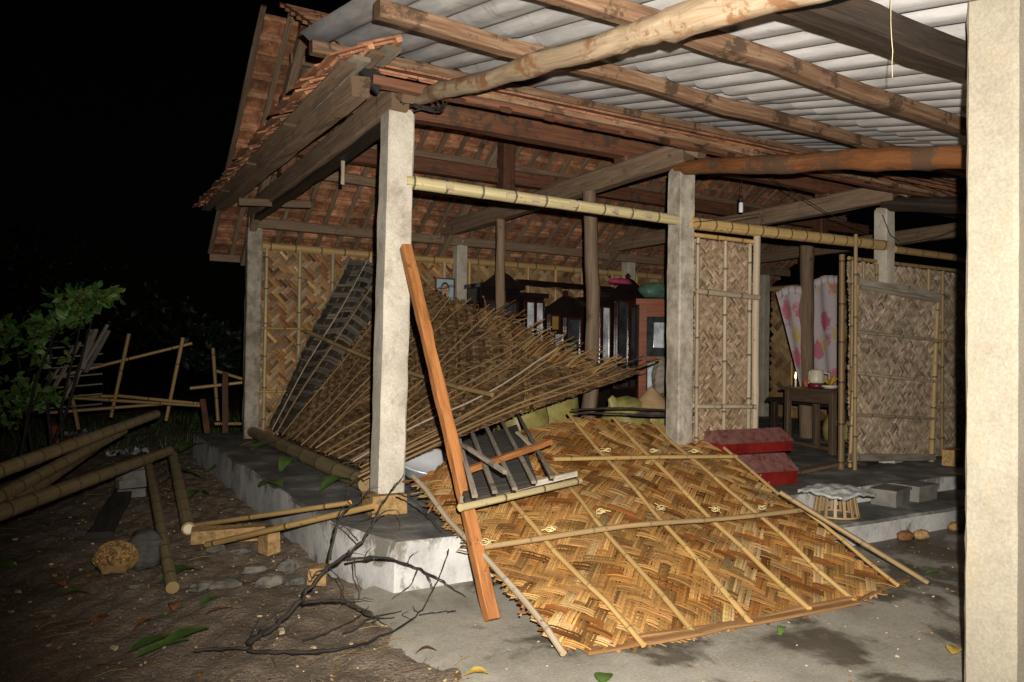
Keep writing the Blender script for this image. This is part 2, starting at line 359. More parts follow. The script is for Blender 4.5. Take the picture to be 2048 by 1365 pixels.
def m_tile():
    m, n, l, b = newmat('terracotta_tile'); g = n.new('ShaderNodeNewGeometry'); p = g.outputs['Position']; oi = n.new('ShaderNodeObjectInfo')
    a = noise(n, l, p, 9, 5, .7); r = ramp(n, [(.3, (.13, .054, .028)), (.5, (.32, .138, .066)), (.68, (.45, .225, .125))]); l.new(a.outputs[0], r.inputs[0])
    lo = noise(n, l, p, 2.0, 3, .6); rl = ramp(n, [(.35, (.55, .5, .47)), (.65, (1.1, 1.05, 1.0))]); l.new(lo.outputs[0], rl.inputs[0])
    c = mixc(n, l, r.outputs[0], rl.outputs[0], 1.0, 'MULTIPLY')
    li = noise(n, l, p, 16, 4, .7); r2 = ramp(n, [(.63, (0, 0, 0)), (.7, (1, 1, 1))]); l.new(li.outputs[0], r2.inputs[0])
    c = mixc(n, l, c, (.42, .33, .27), math_(n, l, 'MULTIPLY', r2.outputs[0], .6))
    k = math_(n, l, 'ADD', math_(n, l, 'MULTIPLY', oi.outputs['Random'], .6), .7); c = mixc(n, l, c, k, 1.0, 'MULTIPLY'); at = n.new('ShaderNodeAttribute'); at.attribute_name = 'Col'; c = mixc(n, l, c, at.outputs['Color'], 1.0, 'MULTIPLY')
    l.new(c, b.inputs['Base Color']); b.inputs['Roughness'].default_value = .8; bump(n, l, a.outputs[0], b, .5, .01)
    return m
def m_asbestos():
    m, n, l, b = newmat('fibre_cement_sheet'); v, tc, oi = grainvec(n, l, 1, 1); g = n.new('ShaderNodeNewGeometry'); p = g.outputs['Position']
    mp = n.new('ShaderNodeMapping'); mp.inputs['Scale'].default_value = (9, 1.3, 1); l.new(p, mp.inputs[0])
    a = noise(n, l, mp.outputs[0], 1.4, 6, .65); r = ramp(n, [(.3, (.27, .25, .235)), (.52, (.4, .38, .36)), (.72, (.54, .515, .495))]); l.new(a.outputs[0], r.inputs[0])
    s_ = noise(n, l, p, 1.9, 5, .65, .5); rs = ramp(n, [(.62, (0, 0, 0)), (.68, (1, 1, 1))]); l.new(s_.outputs[0], rs.inputs[0])
    c = mixc(n, l, r.outputs[0], (.15, .135, .12), math_(n, l, 'MULTIPLY', rs.outputs[0], .5))
    k = math_(n, l, 'ADD', math_(n, l, 'MULTIPLY', oi.outputs['Random'], .25), .87); c = mixc(n, l, c, k, 1.0, 'MULTIPLY')
    l.new(c, b.inputs['Base Color']); b.inputs['Roughness'].default_value = .85; bump(n, l, noise(n, l, p, 40, 5, .7).outputs[0], b, .25, .006)
    return m
M['dirt'] = m_dirt(); M['paving'] = m_paving(); M['whitewash'] = m_whitewash(); M['tile'] = m_tile(); M['sheet'] = m_asbestos()

# ------------------------------------------------------------------ setting: ground, paved yard, plinth
def grid_sheet(name, x0, x1, y0, y1, nx, ny, zf, mat):
    xs = x0+(x1-x0)*np.linspace(0, 1, nx); ys = y0+(y1-y0)*np.linspace(0, 1, ny)
    X, Y = np.meshgrid(xs, ys, indexing='ij'); v = np.stack([X, Y, zf(X, Y)], -1).reshape(-1, 3)
    i, j = np.meshgrid(range(nx-1), range(ny-1), indexing='ij'); a = (i*ny+j).ravel()
    f = np.stack([a, a+ny, a+ny+1, a+1], 1); return link(name, fastmesh(name, v, f), mat, None, 'structure')
def lump(X, Y):
    return .012*np.sin(X*5.1+Y*2.3)+.01*np.sin(X*9.7-Y*7.1+1)+.008*np.sin(X*17+Y*13)+.006*np.sin(X*31-Y*27)
grid_sheet('yard_soil', -8, 1.72, 1.0, 24, 330, 560, lambda X, Y: lump(X, Y)-.025, M['dirt'])
grid_sheet('terrain', -90, 90, -40, 140, 40, 40, lambda X, Y: -.12+0*X, M['dirt'])
# paved yard: ragged left edge
def paved():
    ys = np.linspace(-3, 4.3, 90); xs = np.concatenate([[0], np.linspace(.05, 1, 30)**1.6])
    el = 1.42+.05*np.sin(ys*3.1)+.03*np.sin(ys*8.3+1)+.015*np.sin(ys*21); v = []; nx = len(xs)
    for y, e in zip(ys, el):
        for k, t in enumerate(xs): v.append((e+(14-e)*t, y, .012+.004*math.sin(3*y+2*t*12)-(.03 if k == 0 else 0)))
    f = np.array([(i*nx+j, i*nx+j+1, (i+1)*nx+j+1, (i+1)*nx+j) for i in range(len(ys)-1) for j in range(nx-1)])
    link('paved_yard', fastmesh('paved_yard', np.array(v), f), M['paving'], None, 'structure')
paved()
def plinth():
    mb = MB()
    # main floor with a cut front-left corner
    def slab(poly, z0, z1, n=1):
        pts = []
        for a, b in zip(poly, poly[1:]+poly[:1]):
            a, b = np.array(a), np.array(b); L = np.linalg.norm(b-a); k = max(1, int(min(L, 14)/.22))
            for t in range(k):
                q = a+(b-a)*t/k; pts.append(q+RNG.normal(0, .0025, 2))
        m = len(pts); v = [(p[0], p[1], z0) for p in pts]+[(p[0]+RNG.normal(0, .003), p[1]+RNG.normal(0, .003), z1-.02+RNG.normal(0, .005)) for p in pts]
        c = np.mean(pts, 0); ins = []
        for p in pts:
            d = c-p; d = d/np.linalg.norm(d); ins.append((p[0]+d[0]*.015, p[1]+d[1]*.015, z1+RNG.normal(0, .003)))
        v += ins
        F = [(i, (i+1) % m, m+(i+1) % m, m+i) for i in range(m)]+[(m+i, m+(i+1) % m, 2*m+(i+1) % m, 2*m+i) for i in range(m)]+[tuple(range(2*m, 3*m))]
        mb.add(v, F)
    slab([(1.45, 4.78), (1.62, 4.12), (13, 4.12), (13, 10.6), (1.37, 10.6)], -.1, .3)
    o = mb.build('house_plinth', M['whitewash'], None, True, 'structure', 35)
    mb2 = MB(); mb, keep = mb2, mb
    pts = [(3.3, 3.62), (13, 3.6), (13, 4.16), (3.3, 4.16)]
    def step():
        xs = np.linspace(3.3, 13, 44); z1 = .17; v = []
        for x in xs:
            e = 3.61+.008*math.sin(x*9); v += [(x, e, -.05), (x, e+.004, z1-.02+.004*math.sin(x*13)), (x, e+.022, z1), (x, 4.15, z1+.004)]
        F = []
        for i in range(len(xs)-1):
            for k in range(3): F.append((i*4+k, (i+1)*4+k, (i+1)*4+k+1, i*4+k+1))
        F.append((0, 1, 2, 3)); mb2.add(v, F)
    step(); mb2.build('porch_step', M['whitewash'], None, True, 'structure', 35)
plinth()

# ------------------------------------------------------------------ the house
HOUSE = thing('thatch_free_house', 'open fronted house with tiled roof, concrete pillars and woven walls', 'house', (1.9, 4.99, .3))
HOUSE.name = 'house'; WORLDLOC['house'] = (1.9, 4.99, .3)
def pillar(x, y, z0, z1, w_, mat, parent=HOUSE, lean=(0, 0), d_=None, tops=True, n=22, rough=.02, name='concrete_pillar'):
    mb = MB(); d_ = d_ or w_; path = lerp_path((x, y, z0), (x+lean[0], y+lean[1], z1), n)
    sec = np.repeat(np.array([(-1, -.86), (-.86, -1), (0, -1.0), (.86, -1), (1, -.86), (1.0, 0), (1, .86), (.86, 1), (0, 1.0), (-.86, 1), (-1, .86), (-1.0, 0)])[None], n, 0)
    sec = sec*(1+RNG.normal(0, rough, (n, 12, 1))); r = np.stack([np.full(n, w_/2), np.full(n, d_/2)], 1)
    if tops: r[-1] *= .8; path[-1, 2] -= 0; path[-2, 2] = z1-.035
    mb.sweep(path, r, section=sec, up=(0, 1, 0)); return mb.build(name, mat, parent, True, None, 32)
P1 = pillar(1.9, 4.99, .42, 3.08, .19, M['concrete'], lean=(.035, 0)); P1['label'] = 'pale front corner pillar standing on a brick'
P2 = pillar(4.575, 5.0, .3, 3.03, .17, M['concrete_mossy'], d_=.17); P2['label'] = 'blotchy grey front pillar beside the woven panel'
pillar(7.46, 5.02, .3, 3.0, .15, M['concrete']); pillar(10.3, 5.02, .3, 3.0, .2, M['concrete'])
pillar(1.93, 9.82, .3, 3.0, .175, M['concrete_mossy'])
for q in ((4.78, 9.8), (7.88, 9.85), (11.05, 9.85)): pillar(q[0], q[1], .3, 3.03, .165, M['concrete'])
b = MB(); b.box((1.86, 4.93, .365), (.24, .22, .13), jit=.015); b.build('pillar_brick', M['brick'], HOUSE)
# tie beams, posts and rafters of each truss
def part(name, mat, fn, parent=HOUSE, smooth=False, angle=None):
    mb = MB(); fn(mb); return mb.build(name, mat, parent, smooth, None, angle)
RIDGE_Y, RIDGE_Z = 7.4, 4.69
def zback(y): return 2.62+.68*(10.45-y)
def zfront(y): return 3.13+(RIDGE_Z-3.13)*(y-4.6)/(RIDGE_Y-4.6)
for i, X in enumerate((1.9, 4.53, 7.42, 10.3)):
    yb = 9.95
    part('tie_beam', M['beam_grey'], lambda m: timber(m, (X, 4.86, 3.145), (X, yb, 3.12), .13, .2, 14, .03))
    if i == 0: part('packing_board', M['beam_dark'], lambda m: timber(m, (X+.02, 5.1, 3.02), (X+.02, 9.7, 3.0), .1, .05, 14, .12))
    part('rafter', M['beam_grey'], lambda m: timber(m, (X, 10.3, zback(10.3)-.19), (X, RIDGE_Y, RIDGE_Z-.13), .09, .12, 10, .05))
    part('rafter', M['beam_grey'], lambda m: timber(m, (X, 4.7, zfront(4.7)-.09), (X, RIDGE_Y, RIDGE_Z-.16), .09, .1, 10, .05))
    for y in (5.72, 8.05):
        zt = (zfront(y) if y < 7 else zback(y))-.2
        part('king_post', M['beam_red'], lambda m: timber(m, (X, y, 3.22), (X, y, zt), .16, .2, 4, .02, up=(0, 1, 0)))
# lengthwise beams
for (y, z, w_, h_, mt) in ((5.68, 3.36, .14, .22, 'beam_red'), (8.15, 3.56, .12, .17, 'beam_red'), (9.0, zback(9.0)-.13, .09, .11, 'beam_grey'), (9.75, zback(9.75)-.13, .09, .12, 'beam_grey'), (8.55, zback(8.55)-.12, .08, .1, 'beam_grey'),
                             (RIDGE_Y, RIDGE_Z-.1, .12, .16, 'beam_red'), (6.6, zfront(6.6)-.1, .1, .12, 'beam_red'), (7.75, zback(7.75)-.12, .08, .1, 'beam_grey')):
    part('purlin', M[mt], lambda m: timber(m, (1.84, y, z), (11.6, y, z), w_, h_, 22, .03, .004))
# roof slopes: laths up the slope, tiles between them
slope_a = math.atan(.68); cs, sn_ = math.cos(slope_a), math.sin(slope_a)
TW, TL = .262, .235
def tile_mesh():
    mb = MB(); wt, lt, th = TW*.97, TL*1.25, .014
    mb.box((0, 0, 0), (wt, lt, th))
    pale = (1.5, 1.75, 1.9)
    mb.box((0, -lt/2+.02, -.021), (wt*.98, .036, .03), None, 0, pale); mb.box((0, lt*.22, -.016), (wt*.66, .022, .02), None, 0, pale); mb.box((0, lt*.02, -.013), (wt*.4, .06, .014), None, 0, (1.2, 1.2, 1.2))
    mb.box((-wt*.32, -.01, -.014), (.022, lt*.6, .016)); mb.box((wt*.32, -.01, -.014), (.022, lt*.6, .016))
    return mb
tmb = tile_mesh(); TILE = fastmesh('tile', np.concatenate(tmb.v), tmb.f, np.concatenate(tmb.c), tmb.uv, False); TILE.materials.append(M['tile'])
BR_ = part('back_roof', M['beam_grey'], lambda m: timber(m, (1.5, 10.42, zback(10.42)-.06), (11.8, 10.42, zback(10.42)-.06), .03, .09, 20, .08))
BR_['label'] = 'underside of the terracotta tiled back slope'
X0R = 1.5; ncol = 39; nrow = int(((10.45-RIDGE_Y)/cs)/TL)
tiles = []
rest = MB()
for c in range(ncol):
    xc = X0R+(c+.5)*TW
    if c > 0 or True:
        part('lath', M['beam_grey'], lambda m: timber(m, (X0R+c*TW, 10.4, zback(10.4)-.02), (X0R+c*TW, RIDGE_Y, RIDGE_Z-.03), .055, .035, 8, .08), BR_)
    for r in range(nrow):
        d = (r+.5)*TL; y = 10.45-d*cs; z = zback(y)+.03+RNG.normal(0, .004)
        tiles.append((xc, y, z, slope_a-.075+RNG.normal(0, .012), RNG.normal(0, .02)))
def seen(t): return math.hypot(t[0]-O[0], t[1]-O[1])+ (3 if t[2] > 4.1 and t[0] > 3 else 0)
tiles.sort(key=seen)
for t in tiles[:300]:
    o = link('tile', TILE, None, BR_, None, (t[0], t[1], t[2])); o.rotation_euler = (-t[3], t[4], 0)
if len(tiles) > 300:
    tv = np.concatenate(tmb.v); V = []; F = []; k = 0
    for t in tiles[300:]:
        Rm = np.array(Matrix.Rotation(-t[3], 3, 'X')@Matrix.Rotation(t[4], 3, 'Y')); V.append(tv@Rm.T+np.array(t[:3])); F += [[i+k for i in f] for f in tmb.f]; k += len(tv)
    me = fastmesh('far_tiles', np.concatenate(V), F, np.tile(np.concatenate(tmb.c), (len(V), 1)), None, False); link('tile_field', me, M['tile'], BR_, 'stuff')
# front slope (seen edge-on only): tiles joined, eave battens with lumpy ends
FR_ = part('front_roof', M['beam_red'], lambda m: timber(m, (1.6, 4.62, 3.12), (9.8, 4.62, 3.06), .07, .06, 22, .1, .004))
def fr_tiles():
    V = []; F = []; k = 0; a = math.atan((RIDGE_Z-3.13)/(RIDGE_Y-4.6)); tv = np.concatenate(tmb.v)
    for c in range(38):
        for r in range(13):
            y = 4.5+(r+.5)*TL*math.cos(a); z = zfront(y)+.07
            if y > RIDGE_Y+.05: continue
            Rm = np.array(Matrix.Rotation(a-.08+RNG.normal(0, .01), 3, 'X')); V.append(tv*np.array([1, -1, 1])@Rm.T+np.array([1.6+(c+.5)*TW, y, z])); F += [[i+k for i in reversed(f)] for f in tmb.f]; k += len(tv)
    link('tile_field', fastmesh('front_tiles', np.concatenate(V), F, None, None, False), M['tile'], FR_, 'stuff')
fr_tiles()
for c in range(24):
    x = 2.2+c*.36
    part('lath', M['beam_red'], lambda m: timber(m, (x, 4.56, zfront(4.56)-.03), (x, RIDGE_Y, RIDGE_Z-.05), .09, .035, 8, .08), FR_)
part('eave_board', M['purlin'], lambda m: timber(m, (2.0, 4.5, 3.13), (9.6, 4.5, 3.05), .03, .035, 30, .2, .003), FR_)
# gable skirt: a strip of tiles on boards over the left tie beam
SK = part('gable_skirt', M['beam_grey'], lambda m: timber(m, (1.5, 4.5, 3.03), (1.5, 9.6, 3.12), .12, .12, 14, .08, .005))
SK['label'] = 'narrow tiled skirt roof on layered boards at the left gable'
for k, (x, z, y0, y1) in enumerate(((1.4, 3.12, 4.42, 10.1), (1.47, 3.155, 4.4, 9.9), (1.56, 3.2, 4.36, 9.9), (1.65, 3.245, 4.36, 9.9))):
    n = 4; ys = np.linspace(y0, y1, n+1)
    for i in range(n): part('board', M['greywood' if k % 2 else 'beam_grey'], lambda m: timber(m, (x, ys[i], z), (x, ys[i+1]-.02, z+.01), .1, .028, 5, .08, .003), SK)
for i in range(24):
    for j in range(2):
        y = 4.5+i*.235+RNG.normal(0, .012)
        o = link('tile', TILE, None, SK, None, (1.38+j*.2+RNG.normal(0, .012), y, 3.18+.1*j+.012*(i % 2)+RNG.normal(0, .005))); o.rotation_euler = (-R_(22)+RNG.normal(0, .03), RNG.normal(0, .03), R_(90)+RNG.normal(0, .05))
part('skirt_brace', M['beam_grey'], lambda m: timber(m, (1.52, 8.6, 3.0), (2.3, 8.6, 3.05), .05, .08, 4))
# interior wooden posts
def wpost(p, top, r, mat='beam_grey', wob=.02, n=12):
    part('wooden_post', M[mat], lambda m: logmb(m, [p, ((p[0]+top[0])/2+wob, (p[1]+top[1])/2, (p[2]+top[2])/2), top], r*1.05, r, n, 10, .08, 4), smooth=True)
wpost((4.5, 6.25, .3), (4.5, 6.25, 3.05), .072, wob=.05); wpost((4.52, 8.15, .3), (4.52, 8.15, 3.05), .055); 
q = atZ(1613, 876, .3); wpost((q[0], q[1], .3), (q[0]-.02, q[1], 3.1), .095, 'beam_grey', 0.02)
# ------------------------------------------------------------------ weaving
def hsh(*k): 
    return (math.sin(sum(a*b for a, b in zip(k, (12.9898, 78.233, 37.719, 5.137))))*43758.5453) % 1.0
def weave(S, Lu, Lv, w_, k, zig, parent, mat, palA, palB, h=.004, ns=3, theta=45, individual=True, fray=.04, name='strip', seed=0, gap=.93, keep=None, darkp=.12, res=2):
    rng = np.random.default_rng(seed+11); th = math.radians(theta); c, s = math.cos(th), math.sin(th)
    cor = np.array([(0, 0), (Lu, 0), (0, Lv), (Lu, Lv)]); A = cor@np.array([c, s]); B = cor@np.array([-s, c])
    def over(i, j):
        z = np.mod(i, 2*zig); z = np.where(z < zig, z, 2*zig-z) if zig < 900 else np.mod(i, 2*k)
        return np.mod(j+z, 2*k) < k
    allV, allQ, allC, allU, off = [], [], [], [], 0
    for fam in (0, 1):
        lo, hi = (B.min(), B.max()) if fam == 0 else (A.min(), A.max())
        for i in range(int(math.floor(lo/w_)), int(math.ceil(hi/w_))):
            ctr = (i+.5)*w_
            # clip the centre line to the mat
            d = np.array([c, s]) if fam == 0 else np.array([-s, c]); o0 = ctr*(np.array([-s, c]) if fam == 0 else np.array([c, s]))
            t0, t1 = -1e9, 1e9
            for ax, Lx in ((0, Lu), (1, Lv)):
                if abs(d[ax]) < 1e-9:
                    if not (0 <= o0[ax] <= Lx): t0, t1 = 1, 0
                    continue
                a, b_ = (0-o0[ax])/d[ax], (Lx-o0[ax])/d[ax]; t0 = max(t0, min(a, b_)); t1 = min(t1, max(a, b_))
            if t1-t0 < w_*.6: continue
            pal = palA if fam == 0 else palB
            sV, sQ, sC, sU, so_ = [], [], [], [], 0
            base = np.array(pal[int(rng.integers(len(pal)))])
            ph = rng.random()*50
            for q in range(ns):
                e0 = t0-rng.exponential(fray)*(rng.random() < .75)+rng.random()*fray*.3; e1 = t1+rng.exponential(fray)*(rng.random() < .75)-rng.random()*fray*.3
                m0, m1 = math.ceil(e0/(w_/res)), math.floor(e1/(w_/res))
                if m1-m0 < 2: continue
                m = np.arange(m0, m1+1); t = m*(w_/res)
                j = np.floor(t/w_+1e-6); jp = np.floor(t/w_-1e-6)
                if fam == 0: z = np.where(over(i, j), 1., -1.); zp = np.where(over(i, jp), 1., -1.)
                else: z = np.where(over(j, i), -1., 1.); zp = np.where(over(jp, i), -1., 1.)
                z = (z+zp)/2
                lat = (q-(ns-1)/2)*w_/ns; hw = w_/ns*.5*gap*rng.uniform(.85, 1.12)
                zz = h*(z+rng.normal(0, .18)+rng.normal(0, .12, len(t))); latw = lat+rng.normal(0, w_*.03)+np.cumsum(rng.normal(0, w_*.012, len(t)))*.5
                col = base*(1+rng.normal(0, .13))*np.array([1, 1+rng.normal(0, .03), 1+rng.normal(0, .07)])
                fidx = np.cumsum(np.abs(np.diff(np.concatenate([[z[0]], np.where(z >= 0, 1, -1)]))) > 0)
                fb = np.array([.84+.32*hsh(i+fam*77, f, q*.31, seed) for f in range(fidx.max()+1)])
                fd = np.array([(.5 if hsh(i*1.7+fam*31, f, seed+3) < darkp else 1.) for f in range(fidx.max()+1)])
                cc = col[None]*(fb*fd)[fidx][:, None]*(1+.12*np.sin(t*2.1+ph))[:, None]
                for xo, hz in ((-hw, -.25*h), (0, .35*h), (hw, -.25*h)):
                    l2 = latw+xo+ctr
                    uv = np.outer(t, d)+np.outer(l2, np.array([-s, c]) if fam == 0 else np.array([c, s]))
                    P = S(uv[:, 0], uv[:, 1]); e = .01
                    du = S(uv[:, 0]+e, uv[:, 1])-P; dv = S(uv[:, 0], uv[:, 1]+e)-P; nn = np.cross(du, dv); nn /= np.linalg.norm(nn, axis=1)[:, None]+1e-12
                    sV.append(P+nn*(zz+hz)[:, None]); sC.append(cc)
                L = len(t); r = np.arange(L-1)
                for x in (0, 1):
                    a0 = so_+x*L+r; b0 = so_+(x+1)*L+r
                    qd = np.stack([a0, a0+1, b0+1, b0] if fam else [a0, b0, b0+1, a0+1][::-1], 1); sQ.append(qd)
                    v0, v1 = lat+x*hw, lat+(x+1)*hw
                    sU.append(np.stack([np.stack([t[:-1], np.full(L-1, v0+i*.37)], 1), np.stack([t[1:], np.full(L-1, v0+i*.37)], 1), np.stack([t[1:], np.full(L-1, v1+i*.37)], 1), np.stack([t[:-1], np.full(L-1, v1+i*.37)], 1)], 1))
                so_ += 3*L
            if not sV: continue
            V = np.concatenate(sV); Q = np.concatenate(sQ); C = np.concatenate(sC); U = np.concatenate(sU).reshape(-1, 2)
            if keep is not None:
                pass
            if individual: link(name, fastmesh(name, V, Q, C, U), mat, parent)
            else: allV.append(V); allQ.append(Q+off); allC.append(C); allU.append(U); off += len(V)
    if not individual:
        return link(name, fastmesh(name, np.concatenate(allV), np.concatenate(allQ), np.concatenate(allC), np.concatenate(allU)), mat, parent, 'stuff')

def flat(p, eu, ev):
    p, eu, ev = (np.array(a, float) for a in (p, eu, ev))
    def S(u, v): u = np.asarray(u); v = np.asarray(v); return p+np.outer(u, eu)+np.outer(v, ev)+np.outer(.012*np.sin(u*3.1+v*2)+.008*np.sin(v*5.3-u), np.cross(eu, ev))
    return S
TAN = [(.46, .25, .085), (.54, .31, .11), (.4, .2, .06), (.5, .27, .085), (.56, .38, .18), (.34, .15, .04), (.52, .35, .16)]
TANB = [(.38, .18, .05), (.48, .27, .095), (.3, .12, .03), (.52, .33, .14), (.42, .22, .075), (.22, .085, .022)]
WALL = [(.36, .24, .12), (.42, .28, .15), (.32, .2, .1), (.45, .32, .18), (.28, .16, .075)]
ASH = [(.5, .39, .28), (.56, .45, .335), (.45, .345, .245), (.6, .49, .385), (.48, .37, .26)]
PINK = [(.36, .255, .165), (.43, .31, .21), (.32, .22, .14), (.47, .36, .26), (.39, .28, .18)]
BROWN = [(.19, .11, .05), (.25, .15, .072), (.145, .082, .036), (.3, .195, .1), (.22, .145, .08), (.11, .068, .036)]
GREYS = [(.2, .175, .15), (.15, .13, .11), (.24, .2, .165)]
BLACKS = [(.035, .032, .03), (.055, .047, .04), (.08, .06, .045)]
# back wall, bay by bay
BZ = 2.68
def wallpanel(p, eu, L, H, w_, k, zig, palA, palB, canes, individual, seed, label=None, ns=1, rail=None, canemat='culm', cr=.022, cross=(), side=-1, h=.004, name='wall_panel', rail_mat='culm_tan', proud=.03, res=2):
    p = np.array(p, float); eu = np.array(eu, float); ev = np.array([0, 0, 1.]); nrm = np.cross(eu, ev)
    pn = MB(); rr = rail or .045
    culm(pn, p+ev*(H+.03), p+eu*L+ev*(H+.03), rr, .33, taper=1); pr = pn.build(name, M[rail_mat], HOUSE, True, None, 40)
    if label: pr['label'] = label
    weave(flat(p, eu, ev), L, H, w_, k, zig, pr, M['splint'], palA, palB, h, ns, 45, individual, .006, 'strip' if individual else 'woven_mat', seed, res=res)
    for u in canes: part('cane', M[canemat], lambda m: culm(m, p+eu*u+nrm*proud, p+eu*u+nrm*proud+ev*H, cr, .42, 8), pr, True)
    for z in cross: part('cross_cane', M['cane'], lambda m: culm(m, p+ev*z+nrm*(proud+.015), p+eu*L+ev*z+nrm*(proud+.015), cr*.7, .42, 8), pr, True)
    return pr
wallpanel((2.02, 9.9, .32), (1, 0, 0), 2.68, BZ-.32, .042, 3, 6, WALL, TANB, (.08, .5, .93, 1.45, 2.0, 2.55), True, 1, 'tan woven back wall panel with green bamboo uprights', 1, .05, 'culm', .026, (1.35, .55))
wallpanel((4.88, 9.92, .32), (1, 0, 0), 2.9, BZ-.3, .08, 2, 5, WALL, WALL, (.1, .6, 1.1, 1.6, 2.1, 2.7), False, 2, None, 1, .05, 'cane', .026)
wallpanel((7.98, 9.92, .32), (1, 0, 0), 3.0, BZ-.3, .08, 2, 5, WALL, WALL, (.1, .7, 1.3, 1.9, 2.6), False, 3, None, 1, .05, 'cane', .026)
wallpanel((11.2, 9.8, .32), (0, -1, 0), 4.7, 2.3, .1, 2, 5, WALL, WALL, (.5, 1.5, 2.5, 3.5, 4.5), False, 4, None, 1, .05, 'cane', .026)
# front panel beside the second pillar
W1 = wallpanel((4.7, 4.97, .3), (1, 0, 0), 0.72, 2.13, .019, 3, 6, PINK, PINK, (.02, .35, .66), False, 5, 'narrow pinkish herringbone panel between bare canes', 1, .02, 'cane_grey', .019, (), h=.003, rail_mat='cane')
for z, x1 in ((1.66, .74), (.66, .72)):
    part('cross_cane', M['cane_grey'], lambda m: culm(m, (4.7, 4.91, z+.3), (4.7+x1, 4.91, z+.28), .028 if z > 1 else .022, .4, 8), W1, True)
part('edge_post', M['cane_grey'], lambda m: logmb(m, [(5.46, 4.95, .3), (5.45, 4.95, 2.52)], .036, .034, 10, 8, .05, 2), W1, True)
# bamboo head rail along the front
part('head_rail', M['culm'], lambda m: culm(m, (1.97, 4.93, 2.58), (4.46, 4.93, 2.56), .048, .27, 14, taper=.9, sag=.0), smooth=True, angle=60)['label'] = 'pale green bamboo rail between the first two pillars'
for u in (.13, .33, .42, .56, .72, .86):
    part('notch', M['litter'], lambda m: m.box((1.97+2.49*u, 4.893, 2.575-.02*u), (.07, .03, .045), jit=.02))
part('head_rail', M['culm_tan'], lambda m: culm(m, (4.62, 4.93, 2.55), (7.34, 4.93, 2.58), .055, .2, 14, taper=.95), smooth=True)
part('head_rail', M['culm_tan'], lambda m: culm(m, (7.55, 4.97, 2.56), (10.2, 4.97, 2.56), .04, .3, 12), smooth=True)
# right hand wall and the crooked door leaf hung in front of it
W3 = wallpanel((6.93, 5.06, .3), (1, 0, 0), 2.3, 2.1, .026, 3, 6, ASH, ASH, (.02, .2, .42, 1.35, 1.62, 2.1), False, 6, 'dim woven wall right of the doorway', 1, .02, 'cane_old', .02, (1.3, .55), h=.003, rail_mat='cane_old')
def leaf_panel():
    p = np.array([6.66, 4.84, .42]); a = R_(-3.2); eu = np.array([math.cos(a), 0, math.sin(a)]); ev = np.array([-math.sin(a), 0, math.cos(a)])
    t = thing('door_leaf', 'crooked woven door leaf with five cross canes propped right of doorway', 'door panel', (6.66, 4.84, .3))
    weave(flat(p, eu, ev), 1.36, 1.76, .022, 3, 7, t, M['splint'], ASH, ASH, .003, 1, 45, False, .004, 'woven_mat', 21)
    N = np.array([0, -1, 0])
    def at(u, v, o=.03): return p+eu*u+ev*v+N*o
    for v in (.42, .83, 1.24): 
        mb = MB(); culm(mb, at(-.02, v), at(1.34, v+random.uniform(-.02, .02)), .016, .4, 8); mb.build('cross_cane', M['cane_grey'], t, True)
    for v in (0.0, 1.74):
        mb = MB(); timber(mb, at(-.02, v), at(1.38, v), .03, .07, 8, .08); mb.build('rail', M['greywood'], t)
    mb = MB(); timber(mb, at(.0, 1.68, .045), at(1.36, 1.68, .045), .02, .035, 8, .1); mb.build('rail', M['cane_grey'], t)
    for u, r in ((.0, .02), (1.36, .03)):
        mb = MB(); culm(mb, at(u, -.1, .01), at(u, 1.72, .01), r, .35, 8); mb.build('stile', M['cane_old'], t, True)
leaf_panel()
for (x, z1, r, mt, y) in ((6.56, 2.42, .031, 'cane_brown', 4.86), (6.66, 2.62, .02, 'cane_old', 4.78)):
    q = thing('bamboo_upright', 'thick old bamboo jamb at right of the doorway' if r > .03 else 'thin tan bamboo upright rising above the rail by the doorway', 'bamboo pole', (x, y, .3))
    mb = MB(); culm(mb, (x, y, .3), (x+.02, y+.02, z1), r, .4, 10); mb.build('culm', M[mt], q, True)

# ------------------------------------------------------------------ the porch roof
PORCH = thing('porch', 'lean-to porch roof of grey corrugated sheets on rough logs and pillar', 'porch', (3.4, 1.75, 0))
pl = [atX(838, 194, 2.0), atX(900, 177, 1.98), atX(1060, 137, 1.97), atX(1240, 82, 1.97), atX(1340, 48, 1.97), atX(1640, -38, 1.97), atX(1950, -130, 1.97)]
lg = part('log_rafter', M['log_pale'], lambda m: logmb(m, pl, .052, .062, 44, 18, .08, 14), PORCH, True); lg['label'] = 'pale peeled crooked log running from the corner pillar'
l2 = part('log_rafter', M['log_orange'], lambda m: logmb(m, [(4.53, 5.0, 3.03), (4.53, 4.2, 2.89), (4.53, 3.3, 2.74), (4.53, 2.55, 2.6), (4.53, .9, 2.3)], .066, .072, 36, 16, .05, 8), PORCH, True); l2['label'] = 'orange brown log running from the second pillar'
part('log_rafter', M['beam_dark'], lambda m: logmb(m, [(7.45, 5.0, 3.05), (7.45, .9, 2.32)], .08, .09, 24, 12, .05, 6), PORCH, True)
def zr(y): return 3.36-.21*(4.95-y)
for k, (a, b_, w_, h_, mt) in enumerate((((1.25, 4.76, 3.31), (10.5, 5.0, 3.36), .074, .085, 'purlin'), ((1.24, 3.52, 3.06), (10.5, 4.3, 3.22), .074, .085, 'purlin'), ((1.2, 2.58, 2.87), (10.5, 3.1, 2.99), .074, .085, 'purlin'), ((1.95, 1.84, 2.7), (10.5, 1.85, 2.72), .1, .12, 'beam_dark'))):
    part('purlin', M[mt], lambda m: timber(m, a, b_, w_, h_, 26, .07, .006), PORCH)
